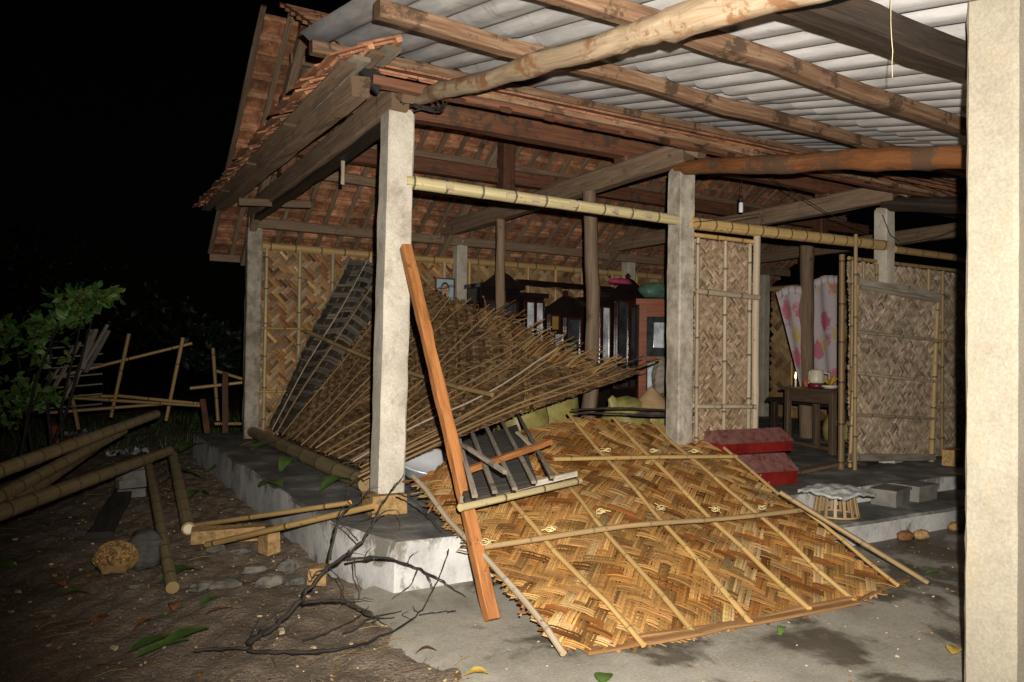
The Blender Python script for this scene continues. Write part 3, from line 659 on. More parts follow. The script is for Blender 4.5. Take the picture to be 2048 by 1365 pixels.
# corrugated sheets
PITCH_ = .24; AMP = .045
def sheet_mesh(nw, L):
    nx = nw*12+1; xs = np.linspace(0, nw*PITCH_, nx); ph = xs/PITCH_*2*math.pi
    zz = AMP*(np.cos(ph)*.5)+.006*np.cos(2*ph); v = []; ny = 5
    for s_ in (0, .007):
        for t in np.linspace(0, L, ny):
            for x, z in zip(xs, zz): v.append((x, t, z+s_))
    F = []; K = nx*ny
    for i in range(ny-1):
        for j in range(nx-1):
            a = i*nx+j; F.append((a, a+nx, a+nx+1, a+1)); F.append((K+a, K+a+1, K+a+nx+1, K+a+nx))
    for j in range(nx-1): F.append((j, j+1, K+j+1, K+j)); a = (ny-1)*nx+j; F.append((a, K+a, K+a+1, a+1))
    for i in range(ny-1): a = i*nx; F.append((a, K+a, K+a+nx, a+nx)); a = i*nx+nx-1; F.append((a, a+nx, K+a+nx, K+a))
    me = fastmesh('corrugated_sheet', np.array(v), F, None, [(0, 0)]*sum(len(f) for f in F), True); me.materials.append(M['sheet']); me.set_sharp_from_angle(angle=R_(40)); return me
SHEET = sheet_mesh(4, 1.55)
ang = math.atan(.21)
for r, (y0, dz) in enumerate(((3.68, .028), (2.2, .014), (.72, 0.0))):
    for c in range(10):
        x = 1.28+c*PITCH_*4+RNG.normal(0, .006); o = link('corrugated_sheet', SHEET, None, PORCH, None, (x, y0, zr(y0)+.085+dz+(.008 if c % 2 else 0)))
        o.rotation_euler = (ang+RNG.normal(0, .004), RNG.normal(0, .003), RNG.normal(0, .006))
# near pillar under the eave beam
np_ = pillar(3.02, 1.547, 0, 2.95, .185, M['concrete_near'], PORCH, (0.0, 0), .185, True, 46, .011); np_['label'] = 'cream near pillar under the porch eave'
mb = MB(); q0 = atY(1780, -30, 1.76); mb.sweep(lerp_path(q0, atY(1785, 155, 1.76), 8, 0, .002), .0016, 5); st = mb.build('hanging_string', M['litter']); tag(st, 'thin pale string hanging from the porch eave', 'string')
# ------------------------------------------------------------------ fallen front mat
PB = [atZ(1120, 1315, .03)]; BRp = atZ(1788, 1180, .03); Ep = atZ(905, 1062, .36); _n = np.cross(BRp-PB[0], Ep-PB[0])
def onmat(x, y): d = ray(x, y); return O+d*(((PB[0]-O)@_n)/(d@_n))
MATB = np.array([onmat(*q) for q in ((1118, 1312), (1276, 1299), (1380, 1268), (1492, 1250), (1612, 1224), (1704, 1204), (1788, 1182))])
MATT = np.array([onmat(*q) for q in ((826, 966), (925, 915), (1022, 868), (1143, 842), (1228, 850), (1304, 852), (1400, 864))])
LU, LV = 2.7, 2.75; CU = np.array([0, .52, .9, 1.36, 1.82, 2.25, 2.7])
def SM(u, v):
    u = np.asarray(u, float); v = np.asarray(v, float)
    def ip(T, x):
        y = np.stack([np.interp(x, CU, T[:, k]) for k in range(3)], 1)
        lo = x < 0; y[lo] = T[0]+np.outer(x[lo]/.52, T[1]-T[0]); hi = x > LU; y[hi] = T[-1]+np.outer((x[hi]-LU)/.45, T[-1]-T[-2]); return y
    t = (v/LV)[:, None]; P = ip(MATB, u)*(1-t)+ip(MATT, u)*t
    P[:, 2] += .03*np.sin(np.pi*np.clip(t[:, 0], 0, 1))*np.sin(u*2.2+.4)+.014*np.sin(u*5+v*2.2)+.010*np.sin(v*6-u*1.3)+.012
    return P
MAT = thing('fallen_wall_panel', 'large golden woven bamboo panel fallen across steps onto paved yard', 'wall panel', (3.0, 2.9, 0))
weave(SM, LU, LV, .074, 2, 6, MAT, M['splint'], TAN, TANB, .0055, 4, 45, True, .03, 'strip', 40, darkp=.15)
def mat_n(u, v):
    e = .02; a = SM([u], [v])[0]; n_ = np.cross(SM([u+e], [v])[0]-a, SM([u], [v+e])[0]-a); return n_/np.linalg.norm(n_)
def mat_line(uv, off): return np.array([SM([u], [v])[0]+mat_n(u, v)*off for u, v in uv])
def polyculm(mb, path, r, d=.4, seg=9, tint=(1, 1, 1)):
    path = np.asarray(path, float); L = np.concatenate([[0], np.cumsum(np.linalg.norm(np.diff(path, axis=0), axis=1))])
    xs = [0.]; rr = [1.]; cc = [1.]; x = random.uniform(.1, .9)*d
    while x < L[-1]-.03:
        for dx, q, k in ((-.016, 1., 1.), (-.005, 1.08, .85), (0, 1.0, .5), (.005, 1.1, .8), (.018, 1., 1.05), (d*.5, .97, 1.)):
            if x+dx < L[-1]: xs.append(x+dx); rr.append(q); cc.append(k)
        x += d*random.uniform(.85, 1.15)
    xs.append(L[-1]); rr.append(.95); cc.append(1.); o = np.argsort(xs); xs = np.array(xs)[o]; rr = np.array(rr)[o]; cc = np.array(cc)[o]
    k = np.concatenate([[True], np.diff(xs) > 1e-4]); xs, rr, cc = xs[k], rr[k], cc[k]
    p = np.stack([np.interp(xs, L, path[:, a]) for a in range(3)], 1)
    mb.sweep(p, r*rr, seg=seg, col=cc[:, None]*np.array(tint), capcol=(1.2, 1.1, .95)); return mb
for i, u in enumerate(CU):
    vv = np.linspace(-.03 if i else -.05, LV+(.02 if i != 3 else .06), 9)
    mb = MB(); polyculm(mb, mat_line([(u+.012*math.sin(v*3+i), v) for v in vv], .024 if i else .03), (.0152 if i else .0165)*(.85 if i == 6 else 1), .42)
    o = mb.build('cane', M['cane_grey' if i == 0 else 'cane'], MAT, True)
    if i == 0: o['label'] = 'grey barky edge cane of the fallen panel'
XV = []
CROSS = ((0.0, 1.2, 2.68, .93), (.95, 2.0, 2.66, 1.97))
for u0, v0, u1, v1 in CROSS:
    mb = MB(); ep = mat_line([(u0, v0), (u1, v1)], .06); path = lerp_path(ep[0], ep[1], 9, 0, .003)
    for i in range(9):      # keep the cane just proud of the bulging mat
        k = i/8; g = SM([u0+(u1-u0)*k], [v0+(v1-v0)*k])[0]; path[i, 2] = max(path[i, 2], g[2]+.045)
    for _ in range(2): path[1:-1, 2] = path[:-2, 2]*.25+path[1:-1, 2]*.5+path[2:, 2]*.25
    polyculm(mb, path, .0165, .45); mb.build('cross_cane', M['cane_old' if v0 < 1.5 else 'cane'], MAT, True); XV.append(path)
def knot(mb, c, r=.03, up=(0, 0, 1)):
    n_ = 22; t = np.linspace(0, 4*math.pi, n_); a = RNG.random()*3
    p = np.stack([np.cos(t+a)*r*(1+.25*np.sin(3*t)), np.sin(t+a)*r*.8, .012+.012*np.sin(t*1.5)], 1); mb.sweep(p+np.array(c), .0035, 5)
    for _ in range(2):
        d = RNG.normal(0, 1, 3); d[2] = abs(d[2])*.3; d /= np.linalg.norm(d); mb.sweep([np.array(c), np.array(c)+d*.03+np.array([0, 0, .01]), np.array(c)+d*.06], .0035, 5)
for vb, ulist in ((0, CU[:6]), (1, CU[3:6]), (2, CU[:1])):
    for u in ulist:
        u0, v0, u1, v1 = CROSS[min(vb, 1)]; v = v0+(v1-v0)*(u-u0)/(u1-u0) if vb < 2 else 1.95; c = mat_line([(u+.02, v)], .07)[0]; mb = MB()
        if vb < 2: k = (u-u0)/(u1-u0)*8; c[2] = max(c[2], np.interp(k, range(9), XV[vb][:, 2])+.014); knot(mb, c); mb.build('twine_tie', M['twine'], MAT, True)
# split bamboo lying along the lower edge
e0, e1, e2, e3 = atZ(1170, 1303, .035), atZ(1400, 1265, .04), atZ(1712, 1204, .035), atZ(1816, 1160, .03)
M['split'] = m_wood('wet_split_bamboo', (.15, .065, .025), (.33, .17, .07), (.43, .26, .12), None, .6, .4, 3, 45)
for p_, q_, n_, sz in ((e0, e1, 6, (.03, .008)), (e1, e2, 8, (.026, .008)), (e0+np.array([0, .035, .014]), e2+np.array([0, .03, .014]), 10, (.016, .006)), (e2, e3, 5, (.012, .006))):
    mb = MB(); mb.sweep(lerp_path(p_, q_, n_, 0, .004), [sz]*n_, section=RRECT, up=(0, 0, 1)); mb.build('edge_lath', M['split'], MAT)
# ------------------------------------------------------------------ fallen side wall leaning into the house
SB_Y = np.array([9.6, 9.0, 8.3, 7.5, 6.7, 6.0, 5.35])
SB = np.array([(2.08, y, .45+.02*math.sin(y*3)) for y in SB_Y]); SB[-1] = atY(735, 958, 5.2)
ST = np.array([atY(694, 520, 9.25), atY(765, 536, 8.9), atY(858, 588, 8.3), atY(955, 612, 7.6), atY(1060, 668, 6.8), atY(1130, 712, 6.2), atY(1285, 742, 5.45)])
LS, HS = 4.3, 2.7
SUk = np.linspace(0, LS, 7)
def SS(u, v):
    u = np.asarray(u, float); v = np.asarray(v, float); uc = np.clip(u, -.05, LS+.05)
    B_ = np.stack([np.interp(uc, SUk, SB[:, k]) for k in range(3)], 1); T_ = np.stack([np.interp(uc, SUk, ST[:, k]) for k in range(3)], 1)
    t = (v/HS)[:, None]; P = B_*(1-t)+T_*t
    P[:, 2] += .05*np.sin(np.pi*np.clip(t[:, 0], 0, 1))*np.sin(u*1.7)+.02*np.sin(u*6+v*2); P[:, 0] += .02*np.sin(u*4.3+v*3)
    return P
SIDE = thing('fallen_side_wall', 'brown woven side wall collapsed inward behind the corner pillar', 'wall panel', (2.0, 7.5, .3))
def sub(u0, L, v0=0):
    def S(u, v): return SS(np.asarray(u)+u0, np.asarray(v)+v0)
    return S
weave(lambda u, v: SS(np.asarray(u)*4.0, np.asarray(v)), .29, HS, .088, 1, 999, SIDE, M['splint'], BLACKS, GREYS, .007, 2, 90, True, .02, 'dark_strip', 50, darkp=.05)
weave(sub(1.1, LS-1.1), LS-1.1, HS, .034, 2, 7, SIDE, M['splint'], BROWN, BROWN, .006, 2, 45, True, .07, 'strip', 51, darkp=.22)
def side_n(u, v):
    e = .02; a = SS([u], [v])[0]; n_ = np.cross(SS([u+e], [v])[0]-a, SS([u], [v+e])[0]-a); n_ /= np.linalg.norm(n_)
    return n_ if n_@(O-a) > 0 else -n_
def side_line(uv, off): return np.array([SS([u], [v])[0]+side_n(u, v)*off for u, v in uv])
cu = np.concatenate([[0.01, .42, .78, 1.15, 1.4, 1.62, 1.8, 2.05, 2.2, 2.38, 2.6, 2.84, 3.0, 3.22, 3.4, 3.58, 3.74, 3.9, 4.08, 4.28]])
for i, u in enumerate(cu):
    top = HS+RNG.uniform(-.05, .12)+(.22 if i > 15 else 0); vv = np.linspace(-.04, top, 9); mb = MB()
    polyculm(mb, side_line([(u+(.07*math.sin(v*1.3+i*2.1)+.02*math.sin(v*4+i))*(i > 3), v) for v in vv], .02), RNG.uniform(.006, .0105), .45, 7)
    mb.build('cane', M['cane_grey' if i in (1, 14) else ('cane_brown' if i % 3 else 'cane_old')], SIDE, True)
for k in range(60):      # splintered strip ends along the torn edge
    u = RNG.uniform(2.4, LS-.05); mb = MB(); p0 = SS([u], [HS-.25])[0]; d = SS([u], [HS])[0]-p0; d /= np.linalg.norm(d); d = d+RNG.normal(0, .12, 3)
    mb.sweep(lerp_path(p0, p0+d*RNG.uniform(.25, .5), 4, -.02), [(.014, .003)]*4, section=RRECT, col=random.choice(BROWN+TAN)); mb.build('torn_strip', M['splint'], SIDE)
xa, xb = side_line([(0.02, HS*.56), (LS-.6, HS*.56)], .07); xa = xa+(xa-xb)*.02; mb = MB(); polyculm(mb, lerp_path(xa, xb, 8, .06, .006), .024, .5, 10); mb.build('cross_pole', M['cane_old'], SIDE, True)
# bamboo sill roller
rl = thing('bamboo_sill_pole', 'thick bamboo pole lying on plinth from rear pillar to corner pillar', 'bamboo pole', (1.95, 7.5, .3)); mb = MB()
culm(mb, atZ(500, 862, .38), atZ(733, 968, .39), .066, .5, 14, taper=1.0); mb.build('culm', M['culm_yard'], rl, True, None, 60)
# orange post leaning on the corner pillar
mb = MB(); timber(mb, (1.905, 3.46, 0.02), (1.945, 4.83, 2.11), .07, .062, 22, .05, .0012, up=(0, 1, 0)); lp = mb.build('leaning_post', M['orange_post'])
tag(lp, 'bright orange squared timber post leaning against the corner pillar', 'timber post')

# ------------------------------------------------------------------ wreckage between the two mats
rk = thing('broken_rack', 'dark backed slatted wooden rack tipped between the two fallen panels', 'rack', (2.6, 4.9, .3))
def rkp(x, y, z): return atZ(x, y, z)
mb = MB(); a, b_, c_, d_ = rkp(905, 880, .78), rkp(1040, 838, .86), rkp(1085, 950, .7), rkp(940, 985, .66)
off = np.array([0, .05, -.05]); mb.add([a+off, b_+off, c_+off, d_+off, a+off*1.4, b_+off*1.4, c_+off*1.4, d_+off*1.4], [(0, 3, 2, 1), (4, 5, 6, 7), (0, 1, 5, 4), (1, 2, 6, 5), (2, 3, 7, 6), (3, 0, 4, 7)]); mb.build('back_board', M['darkwood'], rk)
for (p, q_) in (((918, 880), (950, 993)), ((945, 868), (990, 985)), ((973, 855), (1030, 978)), ((1003, 842), (1068, 965)), ((1035, 828), (1105, 955)), ((1034, 865), (1075, 905))):
    mb = MB(); timber(mb, rkp(*p, .83), rkp(*q_, .71), .027, .016, 6, .06); mb.build('slat', M['greywood'], rk)
mb = MB(); timber(mb, rkp(935, 941, .735), rkp(1100, 884, .82), .04, .035, 8, .05); mb.build('rail', M['orange_post'], rk)
mb = MB(); timber(mb, rkp(930, 892, .86), rkp(1010, 945, .8), .022, .02, 6, .1); mb.build('broken_slat', M['greywood'], rk)
for (nm, lab, p, q_, z, r, mt, flat_) in (('grey_lath', 'weathered white lath lying over the golden panel beside the leaning post', (925, 1000), (1150, 948), .66, .02, 'palewood', True), ('split_bamboo', 'split bamboo rail just below the white lath on golden panel', (920, 1016), (1160, 962), .64, .022, 'culm', False)):
    a, b_ = O+(onmat(*p)-O)*.86, O+(onmat(*q_)-O)*.9; mb = MB()
    if flat_: timber(mb, a, b_, .04, .035, 8, .06)
    else: culm(mb, a, b_, r, .35, 9)
    o = mb.build(nm, M[mt], None, not flat_); tag(o, lab, 'lath' if flat_ else 'bamboo rail')
# aluminium basin
def lathe(mb, prof, c, seg=28, axis=None, col=(1, 1, 1), sx=1.0, wob=0.0):
    prof = np.array(prof, float); n_ = len(prof); v = []
    for r, z in prof:
        for k in range(seg):
            t = 2*math.pi*k/seg; rr = r*(1+wob*math.sin(3*t+z*9)+wob*math.sin(7*t)); v.append((rr*math.cos(t)*sx, rr*math.sin(t), z))
    v = np.array(v)
    if axis is not None: v = v@np.array(Vector((0, 0, 1)).rotation_difference(Vector(axis)).to_matrix()).T
    F = [(i*seg+k, i*seg+(k+1) % seg, (i+1)*seg+(k+1) % seg, (i+1)*seg+k) for i in range(n_-1) for k in range(seg)]
    F.append(tuple(range(seg))[::-1]); F.append(tuple(range((n_-1)*seg, n_*seg)))
    mb.add(v+np.array(c), F, None, col); return mb
M['alu'] = m_plain('aluminium', (.72, .73, .75), .3, .05, 5, .5, .35)
q = atZ(838, 940, .42); mb = MB(); lathe(mb, [(.14, 0), (.2, .05), (.27, .14), (.3, .16), (.3, .17), (.265, .155), (.19, .06), (.13, .02)], (q[0]+.03, q[1]+.02, .36), 36, (.1, -.34, 1)); o = mb.build('metal_basin', M['alu'], None, True); tag(o, 'shiny aluminium basin under the collapsed brown wall', 'basin')
# ------------------------------------------------------------------ furniture at the back wall
def m_gloss(name, c, rough=.15):
    m = m_plain(name, c, rough, .15, 6, .5); return m
M['lacquer'] = m_gloss('black_lacquer', (.014, .009, .008), .12); M['lacquer_red'] = m_gloss('dark_red_lacquer', (.05, .012, .008), .18)
M['orange_lac'] = m_wood('orange_varnish', (.13, .03, .01), (.24, .06, .018), (.32, .1, .03), None, .6, .25, 3, 30, .05)
M['pane'] = m_plain('glint_toned_glass', (.78, .82, .86), .12, .3, 5, .6, .1)  # pale colour stands in for bright flash reflections on the cabinet glass
M['pane_dark'] = m_plain('dark_glass', (.05, .055, .06), .06, .3, 5, .7)
M['gold'] = m_plain('dull_gold', (.3, .19, .05), .5)
def slabbox(t, name, mat, x0, x1, y0, y1, z0, z1): mb = MB(); mb.box(((x0+x1)/2, (y0+y1)/2, (z0+z1)/2), (abs(x1-x0), abs(y1-y0), abs(z1-z0))); return mb.build(name, mat, t)
def cabinet(x0, x1, ztop, lab, panes, yf=9.25, yb=9.72, crest=True, mat='lacquer'):
    t = thing('display_cabinet', lab, 'cabinet', ((x0+x1)/2, yf, .3))
    slabbox(t, 'carcass', M[mat], x0, x1, yf+.03, yb, .3, ztop); slabbox(t, 'cornice', M[mat], x0-.05, x1+.05, yf-.03, yb+.01, ztop, ztop+.06)
    slabbox(t, 'base', M[mat], x0-.02, x1+.02, yf-.01, yb, .3, .42)
    if crest:
        mb = MB(); n_ = 13; xs = np.linspace(x0, x1, n_); prof = [(x, ztop+.06+.17*(math.cos((i/(n_-1)-.5)*math.pi)**1.5)) for i, x in enumerate(xs)]
        v = [(x, yf, ztop+.061) for x, _ in prof]+[(x, yf, z+.001) for x, z in prof]+[(x, yf+.04, ztop+.061) for x, _ in prof]+[(x, yf+.04, z+.001) for x, z in prof]
        F = []
        for i in range(n_-1): F += [(i, i+1, n_+i+1, n_+i), (2*n_+i, 3*n_+i, 3*n_+i+1, 2*n_+i+1), (n_+i, n_+i+1, 3*n_+i+1, 3*n_+i)]
        mb.add(v, F); mb.build('crest', M[mat], t); lathe_mb = MB(); lathe(lathe_mb, [(.05, 0), (.06, .02), (.03, .05), (.045, .08), (.01, .12)], ((x0+x1)/2, yf+.05, ztop+.2), 12); lathe_mb.build('finial', M['lacquer_red'], t, True)
    for (a, b_, z0, z1, mt) in panes:
        slabbox(t, 'pane', M[mt], a, b_, yf+.002, yf+.02, z0, z1)
        for (p0, p1, q0, q1) in ((a-.03, a, z0-.03, z1+.03), (b_, b_+.03, z0-.03, z1+.03), (a, b_, z1, z1+.03), (a, b_, z0-.03, z0)): slabbox(t, 'door_frame', M['lacquer_red'], p0, p1, yf-.015, yf+.025, q0, q1)
    return t
cabinet(4.86, 5.48, 2.3, 'tall black lacquered cabinet with arched crest next to the back pillar', [(4.95, 5.15, 1.1, 2.1, 'pane_dark'), (5.21, 5.4, 1.1, 2.1, 'pane_dark')])
cabinet(5.54, 5.88, 2.2, 'black cabinet with bright silvery glass doors left of the arched altar', [(5.58, 5.69, 1.2, 2.12, 'pane'), (5.74, 5.84, 1.2, 2.12, 'pane')], crest=False)
ct = cabinet(5.92, 6.62, 2.02, 'low altar cabinet with broad arched pediment in the middle of the row', [(6.0, 6.12, 1.75, 1.94, 'gold'), (6.06, 6.2, 1.35, 1.68, 'pane'), (6.28, 6.5, 1.35, 1.9, 'pane_dark')])
cabinet(6.68, 7.1, 2.2, 'black cabinet with pale glass doors behind the crooked wooden post', [(6.72, 6.86, 1.25, 2.1, 'pane'), (6.92, 7.04, 1.25, 2.1, 'pane'), (6.72, 6.84, .75, 1.12, 'pane')], crest=False)
cabinet(7.14, 7.72, 2.34, 'tall black carved cabinet at the right end of the row', [(7.22, 7.4, .9, 2.2, 'pane_dark'), (7.46, 7.64, .9, 2.2, 'pane_dark')])
mb = MB(); timber(mb, (5.5, 9.4, 2.42), (7.2, 9.4, 2.4), .1, .08, 8, .02); o = mb.build('black_shelf_beam', M['lacquer']); tag(o, 'long black lacquered bar spanning above the cabinets', 'beam')
# orange glass fronted clock case in front
t = thing('clock_case', 'narrow orange brown varnished glass case beside the second pillar', 'display case', (6.9, 8.05, .3))
x0, x1, yf = 6.68, 7.16, 7.95
for (a, b_, z0, z1) in ((x0, x0+.1, .3, 2.08), (x1-.1, x1, .3, 2.08), (x0+.1, x1-.1, 1.92, 2.08), (x0+.1, x1-.1, .3, .8), (x0+.1, x1-.1, 1.32, 1.38)): slabbox(t, 'frame', M['orange_lac'], a, b_, yf, yf+.05, z0, z1)
slabbox(t, 'carcass', M['orange_lac'], x0, x1, yf+.06, yf+.35, .3, 2.08); slabbox(t, 'cornice', M['orange_lac'], x0-.05, x1+.05, yf-.04, yf+.38, 2.08, 2.16)
slabbox(t, 'pane', M['pane_dark'], x0+.1, x1-.1, yf+.02, yf+.03, 1.38, 1.92); slabbox(t, 'pane', M['pane_dark'], x0+.1, x1-.1, yf+.02, yf+.03, .8, 1.32)
slabbox(t, 'glint_strip', M['pane'], x0+.2, x0+.34, yf+.005, yf+.015, 1.5, 1.84); slabbox(t, 'glint_strip', M['pane'], x0+.02+.1, x0+.22, yf+.005, yf+.015, .85, 1.3)  # pale strips painted in as reflections over the dark panes
t.rotation_euler = (0, 0, R_(-32))
M['greenbag'] = m_plain('green_bag', (.09, .17, .12), .4, .25); M['pinkbag'] = m_plain('pink_cloth', (.55, .07, .15), .5, .25)
def blob(name, c, s, mat, lab=None, cat=None, parent=None, wob=.12, seg=18, flatb=.35, freq=2.2, smooth=True):
    n_ = 11 if smooth else 6; v = []; ph = RNG.random(6)*6
    for i in range(n_):
        a = math.pi*i/(n_-1)
        for k in range(seg):
            t = 2*math.pi*k/seg; q = 1+wob*math.sin(freq*t+ph[0]+a)+wob*.7*math.sin(freq*2*t+ph[1]-2*a)+wob*.5*math.sin(5*a+ph[2]+t)
            z = -math.cos(a); z = max(z, -1+flatb) if z < 0 else z
            v.append((c[0]+s[0]*math.sin(a)**.7*math.cos(t)*q, c[1]+s[1]*math.sin(a)**.7*math.sin(t)*q, c[2]+s[2]*z*(1+.3*wob*math.sin(4*t+ph[3]))))
    F = [(i*seg+k, i*seg+(k+1) % seg, (i+1)*seg+(k+1) % seg, (i+1)*seg+k) for i in range(n_-1) for k in range(seg)]
    mb = MB(); mb.add(v, F); o = mb.build(name, mat, parent, smooth)
    if lab: tag(o, lab, cat)
    return o
blob('green_bundle', (6.98, 8.12, 2.27), (.24, .16, .13), M['greenbag'], 'dull green plastic bundle on top of the orange case', 'bundle')
blob('pink_cloth', (7.35, 9.35, 2.52), (.27, .12, .06), M['pinkbag'], 'folded pink cloth lying on the tall carved cabinet', 'cloth')
# pictures
def m_portrait(name, bg, skin, hair):
    m, n, l, b = newmat(name); tc = n.new('ShaderNodeTexCoord'); sp = n.new('ShaderNodeSeparateXYZ'); l.new(tc.outputs['Generated'], sp.inputs[0])
    def ell(cx, cz, rx, rz):
        a = math_(n, l, 'POWER', math_(n, l, 'DIVIDE', math_(n, l, 'SUBTRACT', sp.outputs[0], cx), rx), 2.0); c = math_(n, l, 'POWER', math_(n, l, 'DIVIDE', math_(n, l, 'SUBTRACT', sp.outputs[2], cz), rz), 2.0)
        return math_(n, l, 'LESS_THAN', math_(n, l, 'ADD', a, c), 1.0)
    c = mixc(n, l, bg, hair, ell(.5, .6, .27, .3)); c = mixc(n, l, c, skin, ell(.5, .53, .23, .28)); c = mixc(n, l, c, tuple(x*.35 for x in skin), ell(.41, .55, .05, .025)); c = mixc(n, l, c, tuple(x*.35 for x in skin), ell(.59, .55, .05, .025))
    c = mixc(n, l, c, (.4, .12, .09), ell(.5, .38, .08, .025)); c = mixc(n, l, c, (.5, .5, .5), ell(.5, .02, .42, .2))
    l.new(c, b.inputs['Base Color']); b.inputs['Roughness'].default_value = .25; return m
M['photo'] = m_portrait('framed_photo', (.33, .5, .55), (.5, .3, .22), (.08, .06, .05)); M['photo2'] = m_portrait('small_photo', (.15, .35, .3), (.5, .42, .4), (.02, .02, .02))
q = atY(890, 582, 9.7); t = thing('framed_portrait', 'pale blue framed portrait hanging on the back wall by the pillar', 'picture', (q[0], 9.72, q[2]-.2))
slabbox(t, 'photo', M['photo'], q[0]-.13, q[0]+.13, 9.7, 9.71, q[2]-.2, q[2]+.16)
for (a, b_, z0, z1) in ((-.15, -.13, -.22, .18), (.13, .15, -.22, .18), (-.13, .13, .16, .18), (-.13, .13, -.22, -.2)): slabbox(t, 'frame', M['beam_red'], q[0]+a, q[0]+b_, 9.69, 9.72, q[2]+z0, q[2]+z1)
q = atY(1136, 703, 9.1); t = thing('small_portrait', 'small yellow edged photograph standing before the middle cabinet', 'picture', (q[0], 9.1, q[2]-.12))
M['yellow'] = m_plain('yellow_edge', (.5, .33, .03), .5)
slabbox(t, 'photo', M['photo2'], q[0]-.1, q[0]+.12, 9.1, 9.11, q[2]-.11, q[2]+.1); slabbox(t, 'frame', M['yellow'], q[0]-.14, q[0]-.1, 9.09, 9.12, q[2]-.12, q[2]+.1); slabbox(t, 'frame', M['yellow'], q[0]-.1, q[0]+.14, 9.09, 9.12, q[2]+.1, q[2]+.12); slabbox(t, 'frame', M['yellow'], q[0]+.12, q[0]+.14, 9.09, 9.12, q[2]-.12, q[2]+.1); slabbox(t, 'stand', M['beam_dark'], q[0]-.02, q[0]+.02, 9.13, 9.2, .3, q[2]-.1)
# sacks, hat
def m_sack(name, c):
    m = m_plain(name, c, .45, .2, 7, .35, 0, True, .5); return m
M['sack'] = m_sack('yellow_woven_sack', (.3, .255, .08)); M['sack_print'] = m_plain('red_sack_print', (.45, .12, .04), .6); M['hat'] = m_wood('palm_leaf_hat', (.3, .18, .08), (.42, .28, .14), (.5, .36, .2), None, .6, .7, 60, 4, .05); M['cloth_dark'] = m_plain('dark_cloth', (.075, .06, .055), .9, .3, 12)
def sack(c, s, lab, prints=True, ear=True):
    t = thing('yellow_sack', lab, 'sack', (c[0], c[1], c[2])); blob('bag', (c[0], c[1], c[2]+s[2]*.8), s, M['sack'], None, None, t, .07)
    if ear:
        for k in (-1, 1): mb = MB(); p = np.array((c[0]+k*s[0]*.62, c[1]-.02, c[2]+s[2]*1.62)); mb.sweep([p-np.array([0, 0, .04]), p+np.array([k*.02, 0, .02]), p+np.array([k*.05, 0, .06])], [(.08, .05), (.06, .035), (.04, .012)], 8); mb.build('ear', M['sack'], t, True)
    if prints:
        for k in range(5):
            mb = MB(); px_ = c[0]-.16+k*.075; mb.box((px_, c[1]-s[1]*1.02, c[2]+s[2]*.72), (.035, .008, .05+.03*(k % 2))); mb.box((px_+.015, c[1]-s[1]*1.025, c[2]+s[2]*.78), (.05, .008, .012)); mb.build('print_mark', M['sack_print'], t)
q = atY(1282, 870, 6.4); sack((q[0]-.12, 6.5, .3), (.3, .24, .36), 'bulging yellow sack at left under the conical hat')
sack((q[0]+.28, 6.45, .3), (.27, .22, .36), 'yellow sack under the conical hat, partly behind second pillar', False, False)
hp = atY(1303, 772, 6.4); t = thing('conical_hat', 'conical palm leaf hat lying on dark cloth over yellow sacks', 'hat', (hp[0], 6.4, hp[2]-.28)); mb = MB()
lathe(mb, [(.27, 0), (.265, .006), (.215, .05), (.16, .105), (.105, .16), (.05, .215), (.004, .262)], (hp[0], 6.4, hp[2]-.262), 40); mb.build('cone', M['hat'], t, True)
for k in range(9):
    mb = MB(); r = .262*(1-k/9.4); z = hp[2]-.262+.252*(k/9.4)+.004; tt = np.linspace(0, 2*math.pi, 33); mb.sweep(np.stack([hp[0]+r*np.cos(tt), 6.4+r*np.sin(tt), np.full(33, z)], 1), .004, 5, cap=False); mb.build('hoop', M['hat'], t, True)
blob('dark_cloth', (hp[0]-.08, 6.42, hp[2]-.3), (.34, .26, .05), M['cloth_dark'], 'dark cloth folded under the conical hat', 'cloth')
q = atY(1110, 870, 6.9); sack((q[0], 6.95, .3), (.33, .24, .46), 'tall yellow sack with red print behind the fallen panels')
sack((q[0]-.5, 6.75, .3), (.27, .22, .38), 'low yellow sack half hidden under collapsed brown wall', False)
# broom / hanging things beside second pillar
t = thing('hanging_bag', 'limp grey cloth bag hanging beside the orange case', 'bag', (6.35, 7.0, 1.0)); q = atY(1322, 760, 7.2); blob('bag', (q[0], 7.2, q[2]), (.12, .07, .28), M['greywood'], None, None, t, .15)
blob('bundle', (q[0]+.08, 7.15, q[2]-.33), (.16, .1, .2), M['beam_grey'], None, None, t, .15)
# lattice of bare laths under panel edge (two long black rods over golden panel)
for i, (p, q_, lab) in enumerate((((1145, 842), (1412, 848), 'upper thin black rod along the top of golden panel'), ((1150, 850), (1425, 858), 'lower thin black rod along the top of golden panel'))):
    a = onmat(*p)+np.array([0, 0, .1]); b_ = onmat(*q_)+np.array([0, 0, .07]); mb = MB(); mb.sweep(lerp_path(a, b_, 10, -.03, .006), [.009]*10, 6); o = mb.build('thin_rod', M['bark'], None, True); tag(o, lab, 'rod')
